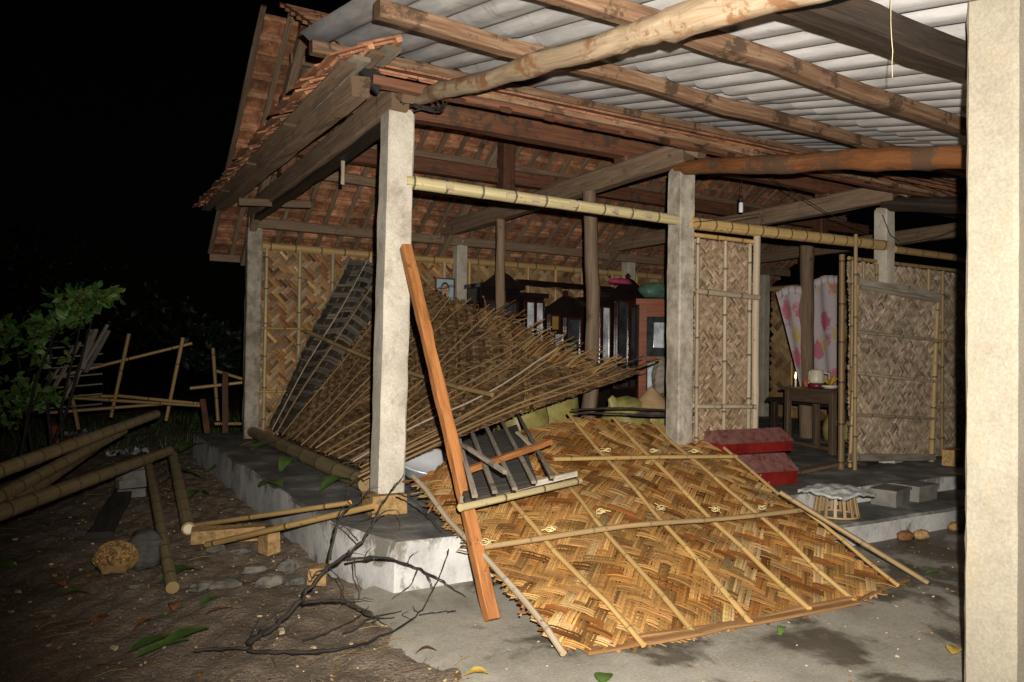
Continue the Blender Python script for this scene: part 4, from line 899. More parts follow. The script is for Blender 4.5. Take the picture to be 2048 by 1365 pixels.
# red chest (two tiers)
M['redpaint'] = m_plain('red_paint', (.16, .012, .01), .4, .2, 8); 
def m_dusty():
    m, n, l, b = newmat('dusty_red_lid'); g = n.new('ShaderNodeNewGeometry'); a = noise(n, l, g.outputs['Position'], 14, 6, .7); r = ramp(n, [(.38, (.1, .03, .022)), (.46, (.155, .06, .05)), (.7, (.215, .105, .09))]); l.new(a.outputs[0], r.inputs[0]); l.new(r.outputs[0], b.inputs['Base Color']); b.inputs['Roughness'].default_value = .6; return m
M['redlid'] = m_dusty()
t = thing('red_chest', 'red painted two tiered wooden chest beside the golden panel', 'chest', (5.2, 4.7, .3))
def tier(c, L, Dp, z0, z1, z2, rz):
    cr, sr = math.cos(rz), math.sin(rz)
    def T(x, y, z): return (c[0]+x*cr-y*sr, c[1]+x*sr+y*cr, z)
    mb = MB(); a, d = L/2, Dp/2; mb.add([T(-a, -d, z0), T(a, -d, z0), T(a, d, z0), T(-a, d, z0), T(-a, -d, z1), T(a, -d, z1), T(a, d, z1), T(-a, d, z1)], [(0, 1, 5, 4), (1, 2, 6, 5), (2, 3, 7, 6), (3, 0, 4, 7), (0, 3, 2, 1)]); mb.build('box', M['redpaint'], t)
    mb = MB(); e = .012; a += e; d += e; i = .12; mb.add([T(-a, -d, z1), T(a, -d, z1), T(a, d, z1), T(-a, d, z1), T(-a+.02, -d+i, z2), T(a-.05, -d+i, z2), T(a-.05, d, z2-.02), T(-a+.02, d, z2-.02)], [(0, 1, 5, 4), (1, 2, 6, 5), (2, 3, 7, 6), (3, 0, 4, 7), (4, 5, 6, 7), (0, 3, 2, 1)]); mb.build('lid', M['redlid'], t)
tier((5.04, 4.68), .86, .34, .303, .42, .56, -.1); tier((5.2, 4.78), .82, .22, .561, .65, .76, -.05)
# stool
t = thing('bamboo_stool', 'low round bamboo stool standing on the step', 'stool', (5.13, 3.85, .17)); sc0 = np.array((5.15, 3.86, .174))
for r, z in ((.17, .01), (.135, .18)):
    mb = MB(); tt = np.linspace(0, 2*math.pi, 29); mb.sweep(np.stack([sc0[0]+r*np.cos(tt), sc0[1]+r*np.sin(tt), np.full(29, sc0[2]+z)], 1), .009, 6, cap=False); mb.build('ring', M['cane'], t, True)
for k in range(15):
    a = 2*math.pi*k/15; mb = MB(); timber(mb, sc0+np.array([.165*math.cos(a), .165*math.sin(a), .01]), sc0+np.array([.135*math.cos(a), .135*math.sin(a), .18]), .022, .012, 4, .05, up=(math.cos(a), math.sin(a), 0)); mb.build('slat', M['cane_old'], t)
mb = MB(); lathe(mb, [(.14, 0), (.145, .012), (.14, .02)], sc0+np.array([0, 0, .18]), 22); mb.build('seat', M['cane_old'], t)
M['foil'] = m_plain('silvery_sack', (.62, .61, .58), .35, .2, 14, .5, .2, True, .8)
def foil():
    nx = 26; v = []
    for i in range(nx):
        for j in range(nx):
            x, y = (i/(nx-1)-.5)*2, (j/(nx-1)-.5)*2; r = math.hypot(x, y); z = .06-.055*max(0, r-.55)+.006*math.sin(x*7+y*4)+.006*math.sin(y*11-x*5)+.005*math.sin(x*19+y*15+2*math.sin(x*6))
            v.append((sc0[0]+.235*x*(1-.12*abs(y)), sc0[1]+.22*y*(1-.1*abs(x)), sc0[2]+.165+z))
    f = np.array([(i*nx+j, (i+1)*nx+j, (i+1)*nx+j+1, i*nx+j+1) for i in range(nx-1) for j in range(nx-1)]); o = link('silver_sack', fastmesh('silver_sack', np.array(v), f), M['foil']); s_ = o.modifiers.new('s', 'SOLIDIFY'); s_.thickness = .02; tag(o, 'crumpled silvery plastic sack spread on the bamboo stool', 'sack')
foil()
M['block'] = m_concrete('concrete_block', (.12, .11, .1), (.2, .185, .165), (.27, .25, .22), 2)
for k, (x, y, w_, rz, lab) in enumerate(((6.02, 3.98, .34, .25, 'dark topped concrete block on the step nearest the stool'), (6.42, 4.0, .32, .1, 'concrete block on the step farther right of the stool'))):
    mb = MB(); mb.box((x, y, .17+.06), (w_, .2, .11), np.array(Matrix.Rotation(rz, 3, 'Z')), .012); mb.box((x, y, .17+.125), (w_*1.08, .22, .022), np.array(Matrix.Rotation(rz, 3, 'Z')), .006); o = mb.build('concrete_block', M['block']); tag(o, lab, 'block')
# loose poles at right edge of the golden panel
a, b_ = atZ(1560, 985, .5), atZ(1856, 1166, .03); mb = MB(); polyculm(mb, lerp_path(a, b_, 6), .017, .5); o = mb.build('loose_cane', M['cane_old'], None, True); tag(o, 'loose cane lying past the right edge of the golden panel', 'cane')
# table with the candle
M['wax'] = m_plain('white_wax', (.75, .73, .68), .5, .04)
tl, tr = atZ(1568, 893, .3), atZ(1664, 911, .3); tl, tr = tl[:2], tr[:2]; ex = (tr-tl)/np.linalg.norm(tr-tl); ey = np.array([-ex[1], ex[0]])
if ey[0] < 0: ey = -ey
WT = np.linalg.norm(tr-tl); DT = .48
def TP(u, v, z): p = tl+ex*u+ey*v; return np.array([p[0], p[1], z])
t = thing('small_table', 'small dark wooden table in the doorway carrying a candle', 'table', TP(WT/2, DT/2, .3))
for u, v in ((.03, .03), (WT-.03, .03), (.03, DT-.03), (WT-.03, DT-.03)): mb = MB(); timber(mb, TP(u, v, .3), TP(u, v, 1.0), .065, .065, 3, .02, up=(ex[0], ex[1], 0)); mb.build('leg', M['furniture'], t)
for v in (.03, DT-.03):
    mb = MB(); timber(mb, TP(.06, v, .93), TP(WT-.06, v, .93), .03, .13, 3, .02); mb.build('apron', M['furniture'], t); mb = MB(); timber(mb, TP(.06, v, .36), TP(WT-.06, v, .36), .03, .04, 3, .02); mb.build('stretcher', M['furniture'], t)
mb = MB(); timber(mb, TP(-.05, DT/2, 1.015), TP(WT+.05, DT/2, 1.015), DT+.08, .035, 4, .01); mb.build('table_top', M['furniture'], t)
TZ = 1.036
cp = TP(.08, .1, TZ); t = thing('candle', 'lit white candle burning at the left end of the table', 'candle', cp); mb = MB(); lathe(mb, [(.013, 0), (.012, .07), (.008, .088), (.003, .09)], cp, 12); mb.build('wax', M['wax'], t, True)
mf, n, l, b = newmat('candle_flame'); em = n.new('ShaderNodeEmission'); em.inputs[0].default_value = (1, .62, .22, 1); em.inputs[1].default_value = 14; l.new(em.outputs[0], n['Material Output'].inputs[0])
mb = MB(); lathe(mb, [(.002, 0), (.008, .012), (.0105, .025), (.008, .045), (.004, .065), (.0008, .085)], cp+np.array([0, 0, .096]), 12); mb.build('flame', mf, t, True)
pt = bpy.data.lights.new('candle_light', 'POINT'); pt.energy = .5; pt.color = (1, .55, .2); pt.shadow_soft_size = .02; po = bpy.data.objects.new('candle_light', pt); COL.objects.link(po); po.location = cp+np.array([0, 0, .2])
M['cream'] = m_plain('cream_glaze', (.55, .5, .38), .3, .06); M['maroon'] = m_plain('maroon_glaze', (.12, .015, .02), .3)
pp = TP(.4, .14, TZ); t = thing('enamel_jug', 'cream jug with maroon base standing on the small table', 'jug', pp); mb = MB(); lathe(mb, [(.095, .06), (.092, .1), (.082, .19), (.075, .215), (.07, .215)], pp, 26); mb.build('body', M['cream'], t, True); mb = MB(); lathe(mb, [(.09, 0), (.097, .02), (.096, .06)], pp, 26); mb.build('base', M['maroon'], t, True)
mb = MB(); mb.sweep([pp+np.array(q) for q in ((.06, -.06, .18), (.1, -.1, .17), (.1, -.1, .1), (.07, -.065, .08))], .009, 6); mb.build('handle', M['cream'], t, True)
p2 = TP(.25, .12, TZ); mb = MB(); lathe(mb, [(.03, 0), (.035, .04), (.04, .09), (.036, .09), (.03, .01)], p2, 16); o = mb.build('clay_cup', M['brick_red'], None, True); tag(o, 'small brown cup between candle and jug', 'cup')
p3 = TP(.62, .15, TZ); mb = MB(); lathe(mb, [(.06, 0), (.09, .02), (.1, .04), (.095, .04), (.06, .01)], p3, 20); o = mb.build('dish', M['cream'], None, True); tag(o, 'shallow pale dish at right end of the table', 'dish')
mb = MB()
for k in range(9): a = RNG.random()*6; d = np.array([math.cos(a)*.09, math.sin(a)*.05, RNG.uniform(.02, .1)]); mb.sweep([p3+np.array([0, 0, .04]), p3+d*.6+np.array([0, 0, .05]), p3+d*1.2+np.array([0, 0, .04])], [.012, .016, .006], 6)
o = mb.build('yellow_flowers', M['yellow'], None, True); tag(o, 'yellow flowers and leaves heaped in the pale dish', 'flowers')
# things under and behind the table
q = atZ(1590, 905, .3); sack((TP(.1, .75, .3)[0], TP(.1, .75, .3)[1], .3), (.24, .2, .26), 'small yellow sack on the floor behind the small table', False)
q = TP(.28, .5, .3); t = thing('thermos_bottle', 'dark bottle with white cap standing under the table', 'bottle', q); mb = MB(); lathe(mb, [(.045, 0), (.05, .02), (.05, .2), (.03, .26)], q, 16); mb.build('body', M['maroon'], t, True); mb = MB(); lathe(mb, [(.03, .26), (.042, .275), (.042, .33), (.03, .345)], q, 16); mb.build('cap', M['wax'], t, True)
t = thing('dark_bed', 'dark wooden bed platform in the gloom behind the table', 'bed', TP(-.4, 1.0, .3))
mb = MB(); timber(mb, TP(-1.2, 1.0, .8), TP(.35, 1.0, .8), .8, .06, 4); mb.build('platform', M['beam_dark'], t)
for u in (-1.1, .25):
    for v_ in (.68, 1.32): mb = MB(); timber(mb, TP(u, v_, .3), TP(u, v_, .77), .08, .08, 3, up=(1, 0, 0)); mb.build('leg', M['beam_dark'], t)
# curtain
def m_curtain():
    m, n, l, b = newmat('flowered_cloth'); tc = n.new('ShaderNodeTexCoord'); v = n.new('ShaderNodeTexVoronoi'); v.inputs['Scale'].default_value = 3.4; l.new(tc.outputs['UV'], v.inputs['Vector'])
    wv = noise(n, l, tc.outputs['UV'], 15, 5, .7); d = math_(n, l, 'ADD', v.outputs['Distance'], math_(n, l, 'MULTIPLY', math_(n, l, 'SUBTRACT', wv.outputs[0], .5), .8))
    r = ramp(n, [(.4, (1, 1, 1)), (.47, (0, 0, 0))]); l.new(d, r.inputs[0]); sp = n.new('ShaderNodeSeparateColor'); l.new(v.outputs['Color'], sp.inputs[0])
    fc = ramp(n, [(.0, (.45, .1, .17)), (.42, (.5, .16, .22)), (.5, (.5, .36, .1)), (.72, (.52, .4, .14)), (.8, (.48, .22, .12))]); l.new(sp.outputs[0], fc.inputs[0])
    rings = math_(n, l, 'MULTIPLY', math_(n, l, 'SINE', math_(n, l, 'MULTIPLY', d, 55.0)), .18); fcol = mixc(n, l, fc.outputs[0], math_(n, l, 'ADD', rings, .95), 1.0, 'MULTIPLY')
    c = mixc(n, l, (.47, .4, .4), fcol, r.outputs[0]); l.new(c, b.inputs['Base Color']); b.inputs['Roughness'].default_value = .8; return m
M['curtain'] = m_curtain()
def curtain():
    nu, nv = 60, 40; v = []; uv = []; TL_, TR_ = atY(1552, 585, 7.1), atY(1676, 548, 6.9); BL_, BR2 = atY(1612, 830, 7.0), atY(1690, 790, 6.85)
    for i in range(nu):
        s_ = i/(nu-1)
        for j in range(nv):
            t_ = j/(nv-1); a = TL_*(1-s_)+TR_*s_; b_ = BL_*(1-s_)+BR2*s_; p = a*(1-t_)+b_*t_; p = p+np.array([.006, -.018, 0])*math.sin(s_*22+2*t_)*(1-.4*t_)+np.array([0, 0, .03*math.sin(s_*11)*(1-t_)])
            v.append(p); uv.append((s_*1.3, (1-t_)*1.5))
    f = np.array([(i*nv+j, (i+1)*nv+j, (i+1)*nv+j+1, i*nv+j+1) for i in range(nu-1) for j in range(nv-1)]); U = np.array(uv)[f.ravel()]
    o = link('curtain', fastmesh('curtain', np.array(v), f, None, U), M['curtain']); s_ = o.modifiers.new('s', 'SOLIDIFY'); s_.thickness = .004
    tag(o, 'white curtain printed with pink and yellow flowers behind the table', 'curtain')
    # ruffle
    mb = MB(); 
    for i in range(60):
        s_ = i/59; a = TL_*(1-s_)+TR_*s_+np.array([0, -.04, .01]); 
    pts = [TL_*(1-s_)+TR_*s_+np.array([.0, -.05-.02*math.sin(s_*60), -.1+.03*math.sin(s_*11)]) for s_ in np.linspace(0, 1, 120)]; pts2 = [p+np.array([0, .015, .11]) for p in pts]
    v = np.array(pts+pts2); F = [(i, i+1, 121+i, 120+i) for i in range(119)]; mb.add(v, F, [[(i*.012, 0), (i*.012+.012, 0), (i*.012+.012, .1), (i*.012, .1)] for i in range(119)]); rf = mb.build('ruffle', M['curtain'], o, True); rf.modifiers.new('s', 'SOLIDIFY').thickness = .006
curtain()
# bulb and wires
q = atY(1482, 400, 5.9); M['bulb'] = m_plain('white_bulb', (.75, .76, .78), .3, .03); M['black'] = m_plain('black_plastic', (.02, .02, .02), .5)
t = thing('hanging_bulb', 'unlit white tube bulb hanging from a wire under the roof', 'light bulb', (q[0], q[1], q[2]-.15)); mb = MB(); lathe(mb, [(.02, 0), (.024, .01), (.024, .1), (.018, .11)], (q[0], q[1], q[2]-.14), 12); mb.build('tube', M['bulb'], t, True); mb = MB(); lathe(mb, [(.022, 0), (.024, .05), (.012, .07)], (q[0], q[1], q[2]-.03), 12); mb.build('socket', M['black'], t, True); mb = MB(); mb.sweep([(q[0], q[1], q[2]+.03), (q[0]+.01, q[1], q[2]+.4)], .003, 5); mb.build('cord', M['black'], t)
for k, (pts, lab) in enumerate((([(1540, 355, 4.9), (1660, 430, 4.92), (1745, 462, 4.94)], 'black wire sagging from the orange log to the far pillar'), ([(1765, 430, 4.85), (1780, 470, 4.85), (1800, 485, 4.85)], 'short black wire looped on the far front pillar'), ([(1800, 488, 4.88), (1860, 478, 5.0), (1925, 455, 5.1)], 'black wire running right from the far front pillar'), ([(1388, 445, 4.87), (1440, 440, 4.86), (1520, 428, 4.9)], 'thin wire tied around the second pillar'))):
    P_ = np.array([atY(*p) for p in pts]); tt = np.linspace(0, len(P_)-1, 12); mb = MB(); mb.sweep(np.stack([np.interp(tt, range(len(P_)), P_[:, a]) for a in range(3)], 1), .004, 5); o = mb.build('wire', M['black'], None, True); tag(o, lab, 'wire')
t = thing('wire_coil', 'rusty wire coil twisted round the top of corner pillar', 'wire', (2.02, 4.9, 3.08))
for k in range(5):
    tt = np.linspace(0, 5.6, 22); r = .12+.02*k; mb = MB(); mb.sweep(np.stack([2.06+r*np.cos(tt+k)*1.0, 4.86+.12*np.sin(tt+k), 3.1+.03*np.sin(2*tt+k)+.012*k], 1), .006, 5); mb.build('loop', M['bark'], t, True)

# ------------------------------------------------------------------ the yard on the left
def pole(name, p, q_, r, mat, lab, d=.3, cat='bamboo pole', group=None, tint=(1, 1, 1), bend=None):
    t = thing(name, lab, cat, tuple((np.array(p)+np.array(q_))/2), group); mb = MB(); culm(mb, p, q_, r, d, 14, taper=.88, tint=tint, bend=bend); mb.build('culm', M[mat], t, True, None, 60); return t
pole('big_bamboo_pole', atD(-70, 967, 4.4), atD(312, 829, 7.9), .05, 'culm_yard', 'topmost and longest bamboo pole of the pile at left', .27)
pole('big_bamboo_pole', atD(-70, 1030, 4.3), atD(246, 862, 7.2), .048, 'culm_yard', 'second bamboo pole of the pile, just below the topmost', .26)
pole('big_bamboo_pole', atD(20, 1010, 4.8), atD(244, 858, 7.6), .046, 'culm_yard', 'darker third bamboo pole tucked under the two upper ones', .28, tint=(.75, .72, .7))
pole('big_bamboo_pole', atD(-70, 1050, 3.9), atD(338, 902, 7.2), .05, 'culm_yard', 'lowest bamboo pole of pile with its split near end', .3)
pole('short_bamboo_pole', atD(-60, 1020, 4.6), atD(46, 966, 5.2), .05, 'culm_yard', 'short bamboo butt poking in at the left edge', .3)
e5 = atZ(345, 1176, .045); e6 = atZ(377, 1058, .055)
pole('prop_bamboo', e5, atD(296, 922, 6.9), .036, 'culm_yard', 'thin bamboo running from pole pile down to the near litter', .24)
pole('prop_bamboo', e6, atD(346, 913, 7.7), .05, 'culm_yard', 'thick bamboo with pale cut end facing the camera', .3)
mb = MB(); dd = np.array(e6)-np.array(atD(346, 913, 7.7)); dd /= np.linalg.norm(dd); lathe(mb, [(.036, 0), (.036, .004)], np.array(e6)+dd*.001, 16, dd); o = mb.build('cut_end', m_plain('fresh_cut', (.7, .6, .42), .7), bpy.data.objects['prop_bamboo.001'])
for n_, q, lab in ((5, atD(-120, 1010, 4.4), 'low stack of red bricks carrying the near end of bamboo pile'), (4, atD(262, 905, 7.2), 'low stack of grey blocks under the far end of bamboo pile')):
    t = thing('brick_stack', lab, 'bricks', (q[0], q[1], 0))
    for k in range(n_): mb = MB(); mb.box((q[0]+RNG.normal(0, .01), q[1]+RNG.normal(0, .01), .03+.083*k), (.24, .12, .08), np.array(Matrix.Rotation(.25*k, 3, 'Z')), .01); mb.build('brick', M['block' if n_ == 4 else 'brick_red'], t)
for (x, y, rz, lab) in ((105, 872, .4, 'red brick standing behind the topmost bamboo pole'), (120, 905, 1.2, 'red brick leaning beside the pole pile')):
    q = atZ(x, y, .1); mb = MB(); mb.box((q[0], q[1], .13), (.13, .13, .28), np.array(Matrix.Rotation(rz, 3, 'Z')@Matrix.Rotation(.3, 3, 'X')), .02); o = mb.build('brick', M['brick_red']); tag(o, lab, 'brick')
a, b_ = atZ(198, 1072, .03), atZ(268, 945, .03); mb = MB(); timber(mb, a, b_, .17, .05, 10, .08); o = mb.build('dark_plank', M['darkwood']); tag(o, 'dark grey plank lying on the soil below the bamboo pile', 'plank')
pole('light_stick', atZ(385, 1052, .06), atY(700, 1006, 4.55), .018, 'cane', 'upper pale bamboo stick pointing at the corner pillar', .8, 'bamboo stick')
pole('light_stick', atZ(413, 1090, .06), atY(748, 1012, 4.3), .021, 'cane', 'lower pale bamboo stick with sharpened tip near corner pillar', .7, 'bamboo stick')
# fibrous clump, stones, bricks
q = atZ(232, 1150, 0); o = blob('straw_clump', (q[0], q[1]+.05, .08), (.11, .1, .1), M['brick'], 'yellowish fibrous lump lying on the soil', 'clump', None, .16, 28, .3, 5); cl_ = o; mb = MB(); cq = np.array((q[0], q[1]+.05, .08))
for k in range(420):
    d = RNG.normal(0, 1, 3); d /= np.linalg.norm(d); d[2] = abs(d[2]); p = cq+d*np.array((.108, .098, .095)); tv = np.cross(d, RNG.normal(0, 1, 3)); tv /= np.linalg.norm(tv)+1e-9; mb.sweep([p-tv*.02, p+d*.018, p+tv*.025], [.006, .007, .003], 4, col=random.choice([(1, 1, 1), (1.3, 1.2, 1), (.5, .45, .4), (.8, .7, .6)]))
mb.build('fibres', M['brick'], cl_, False, 'stuff')
q = atZ(292, 1135, 0); blob('dark_clod', (q[0], q[1]+.1, .08), (.1, .13, .14), M['darkwood'], 'dark rotten wood lump beside the fibrous clump', 'clod', None, .2, 18, .3, 3)
for k, (x, y, w_, h_, lab) in enumerate(((542, 1110, .2, .15, 'sand coloured brick standing under the pale sticks'), (460, 1085, .5, .1, 'long yellowish brick lying against the plinth'), (640, 1172, .1, .1, 'small yellowish brick bit at the foot of plinth corner'))):
    q = atZ(x, y, 0); mb = MB(); mb.box((q[0], q[1]+.06, h_/2), (w_*.5 if k == 0 else w_, .12, h_), np.array(Matrix.Rotation(.2-.3*k, 3, 'Z')), .02); o = mb.build('sand_brick', M['brick']); tag(o, lab, 'brick')
for k, (x, y, s_, lab) in enumerate(((455, 1170, .1, 'flat pale stone nearest the thin bamboo end'), (510, 1140, .09, 'grey stone under the lower pale stick'), (575, 1135, .09, 'upright grey stone beside the plinth wall'), (480, 1105, .07, 'small white stone by the sand brick'), (430, 1100, .06, 'small grey stone left of the sand brick'), (540, 1165, .08, 'half buried grey stone before the plinth'), (590, 1165, .07, 'pale stone at the foot of the plinth'), (400, 1175, .07, 'mossy stone touching the thin bamboo end'), (270, 1175, .05, 'tiny pale stone under the fibrous lump'))):
    q = atZ(x, y, 0); blob('stone', (q[0], q[1], .005), (s_*random.uniform(.8, 1.2), s_*random.uniform(.5, .8), s_*random.uniform(.3, .6)), M['stone'], lab, 'stone', None, .2, 7, .3, 3, False)
# leaves
def leafmesh(L, W, curl=.2, n_=7):
    v = []; 
    for i in range(n_):
        t = i/(n_-1); hw = W*.5*math.sin(math.pi*min(1, t*.94+.03))**.8; z = curl*L*math.sin(math.pi*t)*.5
        v += [(t*L, -hw, z+.18*hw), (t*L, 0, z), (t*L, hw, z+.18*hw)]
    return np.array(v), [(i*3+k, (i+1)*3+k, (i+1)*3+k+1, i*3+k+1) for i in range(n_-1) for k in (0, 1)]
def fleaf(x, y, z, L, W, mat, lab, rz=None, tilt=0.1):
    q = atZ(x, y, z); v, F = leafmesh(L, W, random.uniform(.1, .5)); rz = random.uniform(0, 6.28) if rz is None else rz
    Rm = np.array(Matrix.Rotation(rz, 3, 'Z')@Matrix.Rotation(random.uniform(-tilt, tilt), 3, 'X')@Matrix.Rotation(-tilt, 3, 'Y')); mb = MB(); mb.add(v@Rm.T+np.array([q[0], q[1], z+.008]), F); o = mb.build('fallen_leaf', mat, None, True); tag(o, lab, 'leaf')
LG, LY, LD = M['leaf'], M['leaf_yellow'], M['leaf_dead']
for a in ((258, 1308, .02, .2, .1, LG, 'pale green leaf at the left end of the broken branch', 0.4), (270, 1320, .02, .24, .06, LG, 'long dark green leaf beside the broken branch tip', .25), (318, 1298, .05, .24, .09, LG, 'glossy green leaf lying over the broken branch', .35), (320, 1170, .02, .25, .16, LG, 'pale green leaf by the thin bamboo end', .3), (180, 1190, .01, .14, .09, LG, 'small pale leaf on bare soil', None),
          (25, 1140, .01, .18, .14, LG, 'round grey green leaf at the left edge', None), (400, 1215, .01, .12, .07, LG, 'dark green leaf on soil below the stones', None), (350, 1215, .01, .12, .06, LD, 'brown leaf right of the fibrous lump', None), (130, 1175, .01, .1, .07, LD, 'orange brown leaf on bare soil', None), (265, 1265, .01, .13, .04, LD, 'dark brown leaf on open soil', None),
          (410, 1232, .01, .14, .04, LD, 'reddish leaf above the broken branch', None), (185, 1255, .01, .12, .05, LD, 'rusty leaf fragment left of the dark brown one', None), (830, 1312, .015, .1, .03, LD, 'brown leaf on the edge of paving', None), 
          (1210, 1350, .02, .14, .08, LG, 'green leaf on paving at the bottom edge', None), (930, 1355, .02, .1, .05, LY, 'yellow leaf on paving at the bottom edge', None), (1905, 1312, .03, .09, .07, LY, 'curled yellow leaf at the foot of near pillar', .4), (1560, 1275, .02, .1, .04, LG, 'green leaf on wet paving below golden panel', None), 
          (1850, 1150, .02, .1, .05, LG, 'green leaf on paving behind the near pillar', None), (360, 905, .2, .4, .24, LG, 'broad green leaf over the thick bamboo', .8), (330, 965, .1, .35, .18, LG, 'dark green leaf hanging from the pole ends', -.4), (415, 945, .05, .4, .18, LG, 'broad leaf spread on soil before the plinth', .2),
          (500, 905, .34, .4, .13, LG, 'long green leaf lying on plinth edge by the rear pillar', .5), (560, 945, .32, .35, .14, LG, 'green leaf trailing over the plinth edge', 1.0), (640, 985, .34, .3, .16, LG, 'dark green leaf on plinth beside the bamboo sill', .3), (520, 975, .3, .3, .14, LG, 'yellowish green leaf drooping down the plinth side', -1.2), (480, 895, .33, .3, .1, LY, 'yellow green leaf on plinth near rear pillar', .4), (370, 1005, .03, .25, .15, LG, 'curled green leaf between the two prop bamboos', .5)):
    fleaf(a[0], a[1], a[2], a[3], a[4], a[5], a[6], a[7])
# litter: straw, chips, crumbs scattered on soil, joined
def litter():
    mb = MB()
    for k in range(5200):
        x, y = RNG.uniform(-1.4, 1.6), 2.3+8.5*RNG.random()**1.7
        if x > 1.35 and y > 4.0: continue
        r = RNG.random(); z = float(lump(np.array(x), np.array(y)))-.018
        if r < .9: s_ = RNG.exponential(.0032)+.0015; mb.box((x, y, z+s_*.3), (s_*1.5, s_, s_*.7), np.array(Matrix.Rotation(RNG.random()*6, 3, 'Z')), s_*.5, random.choice([(.8, .8, .75), (.5, .42, .32), (1.1, 1.0, .85), (.4, .25, .13), (.3, .2, .12)]))
        else:
            a = RNG.random()*6.28; L = RNG.uniform(.04, .2); d = np.array([math.cos(a), math.sin(a), 0])*L; p = np.array([x, y, z+.006]); mb.sweep([p, p+d*.5+np.array([0, 0, .008]), p+d+RNG.normal(0, .01, 3)*[1, 1, 0]], .0016, 4, col=random.choice([(.75, .65, .45), (.5, .38, .22), (.35, .22, .12)]))
    for k in range(260):
        x, y = RNG.uniform(1.5, 6.5), RNG.uniform(2.0, 3.6); s_ = RNG.uniform(.003, .009); mb.box((x, y, .016+s_*.3), (s_*1.6, s_, s_*.6), np.array(Matrix.Rotation(RNG.random()*6, 3, 'Z')), s_*.5, random.choice([(1, 1, 1), (.5, .4, .3), (.7, .5, .3)]))
    o = mb.build('ground_litter', M['litter'], None, False, 'stuff'); tag(o, 'straw, chips and pale crumbs scattered over the soil and paving', 'litter')
litter()
# white rubbish behind poles
M['rubbish'] = m_plain('white_plastic', (.6, .6, .6), .4, .3, 20, .5, 0, True, .8)
for (x, y, lab) in ((255, 905, 'crumpled white plastic litter behind the prop bamboos'), (145, 868, 'white plastic scraps behind the topmost pole')):
    q = atZ(x, y, .05); nx = 14; v = [(q[0]+(i/13-.5)*.5, q[1]+(j/13-.5)*.4, .03+abs(RNG.normal(0, .035))) for i in range(nx) for j in range(nx)]; f = np.array([(i*nx+j, (i+1)*nx+j, (i+1)*nx+j+1, i*nx+j+1) for i in range(nx-1) for j in range(nx-1) if RNG.random() < .45]); o = link('plastic_litter', fastmesh('plastic_litter', np.array(v), f, None, None, False), M['rubbish']); tag(o, lab, 'rubbish')
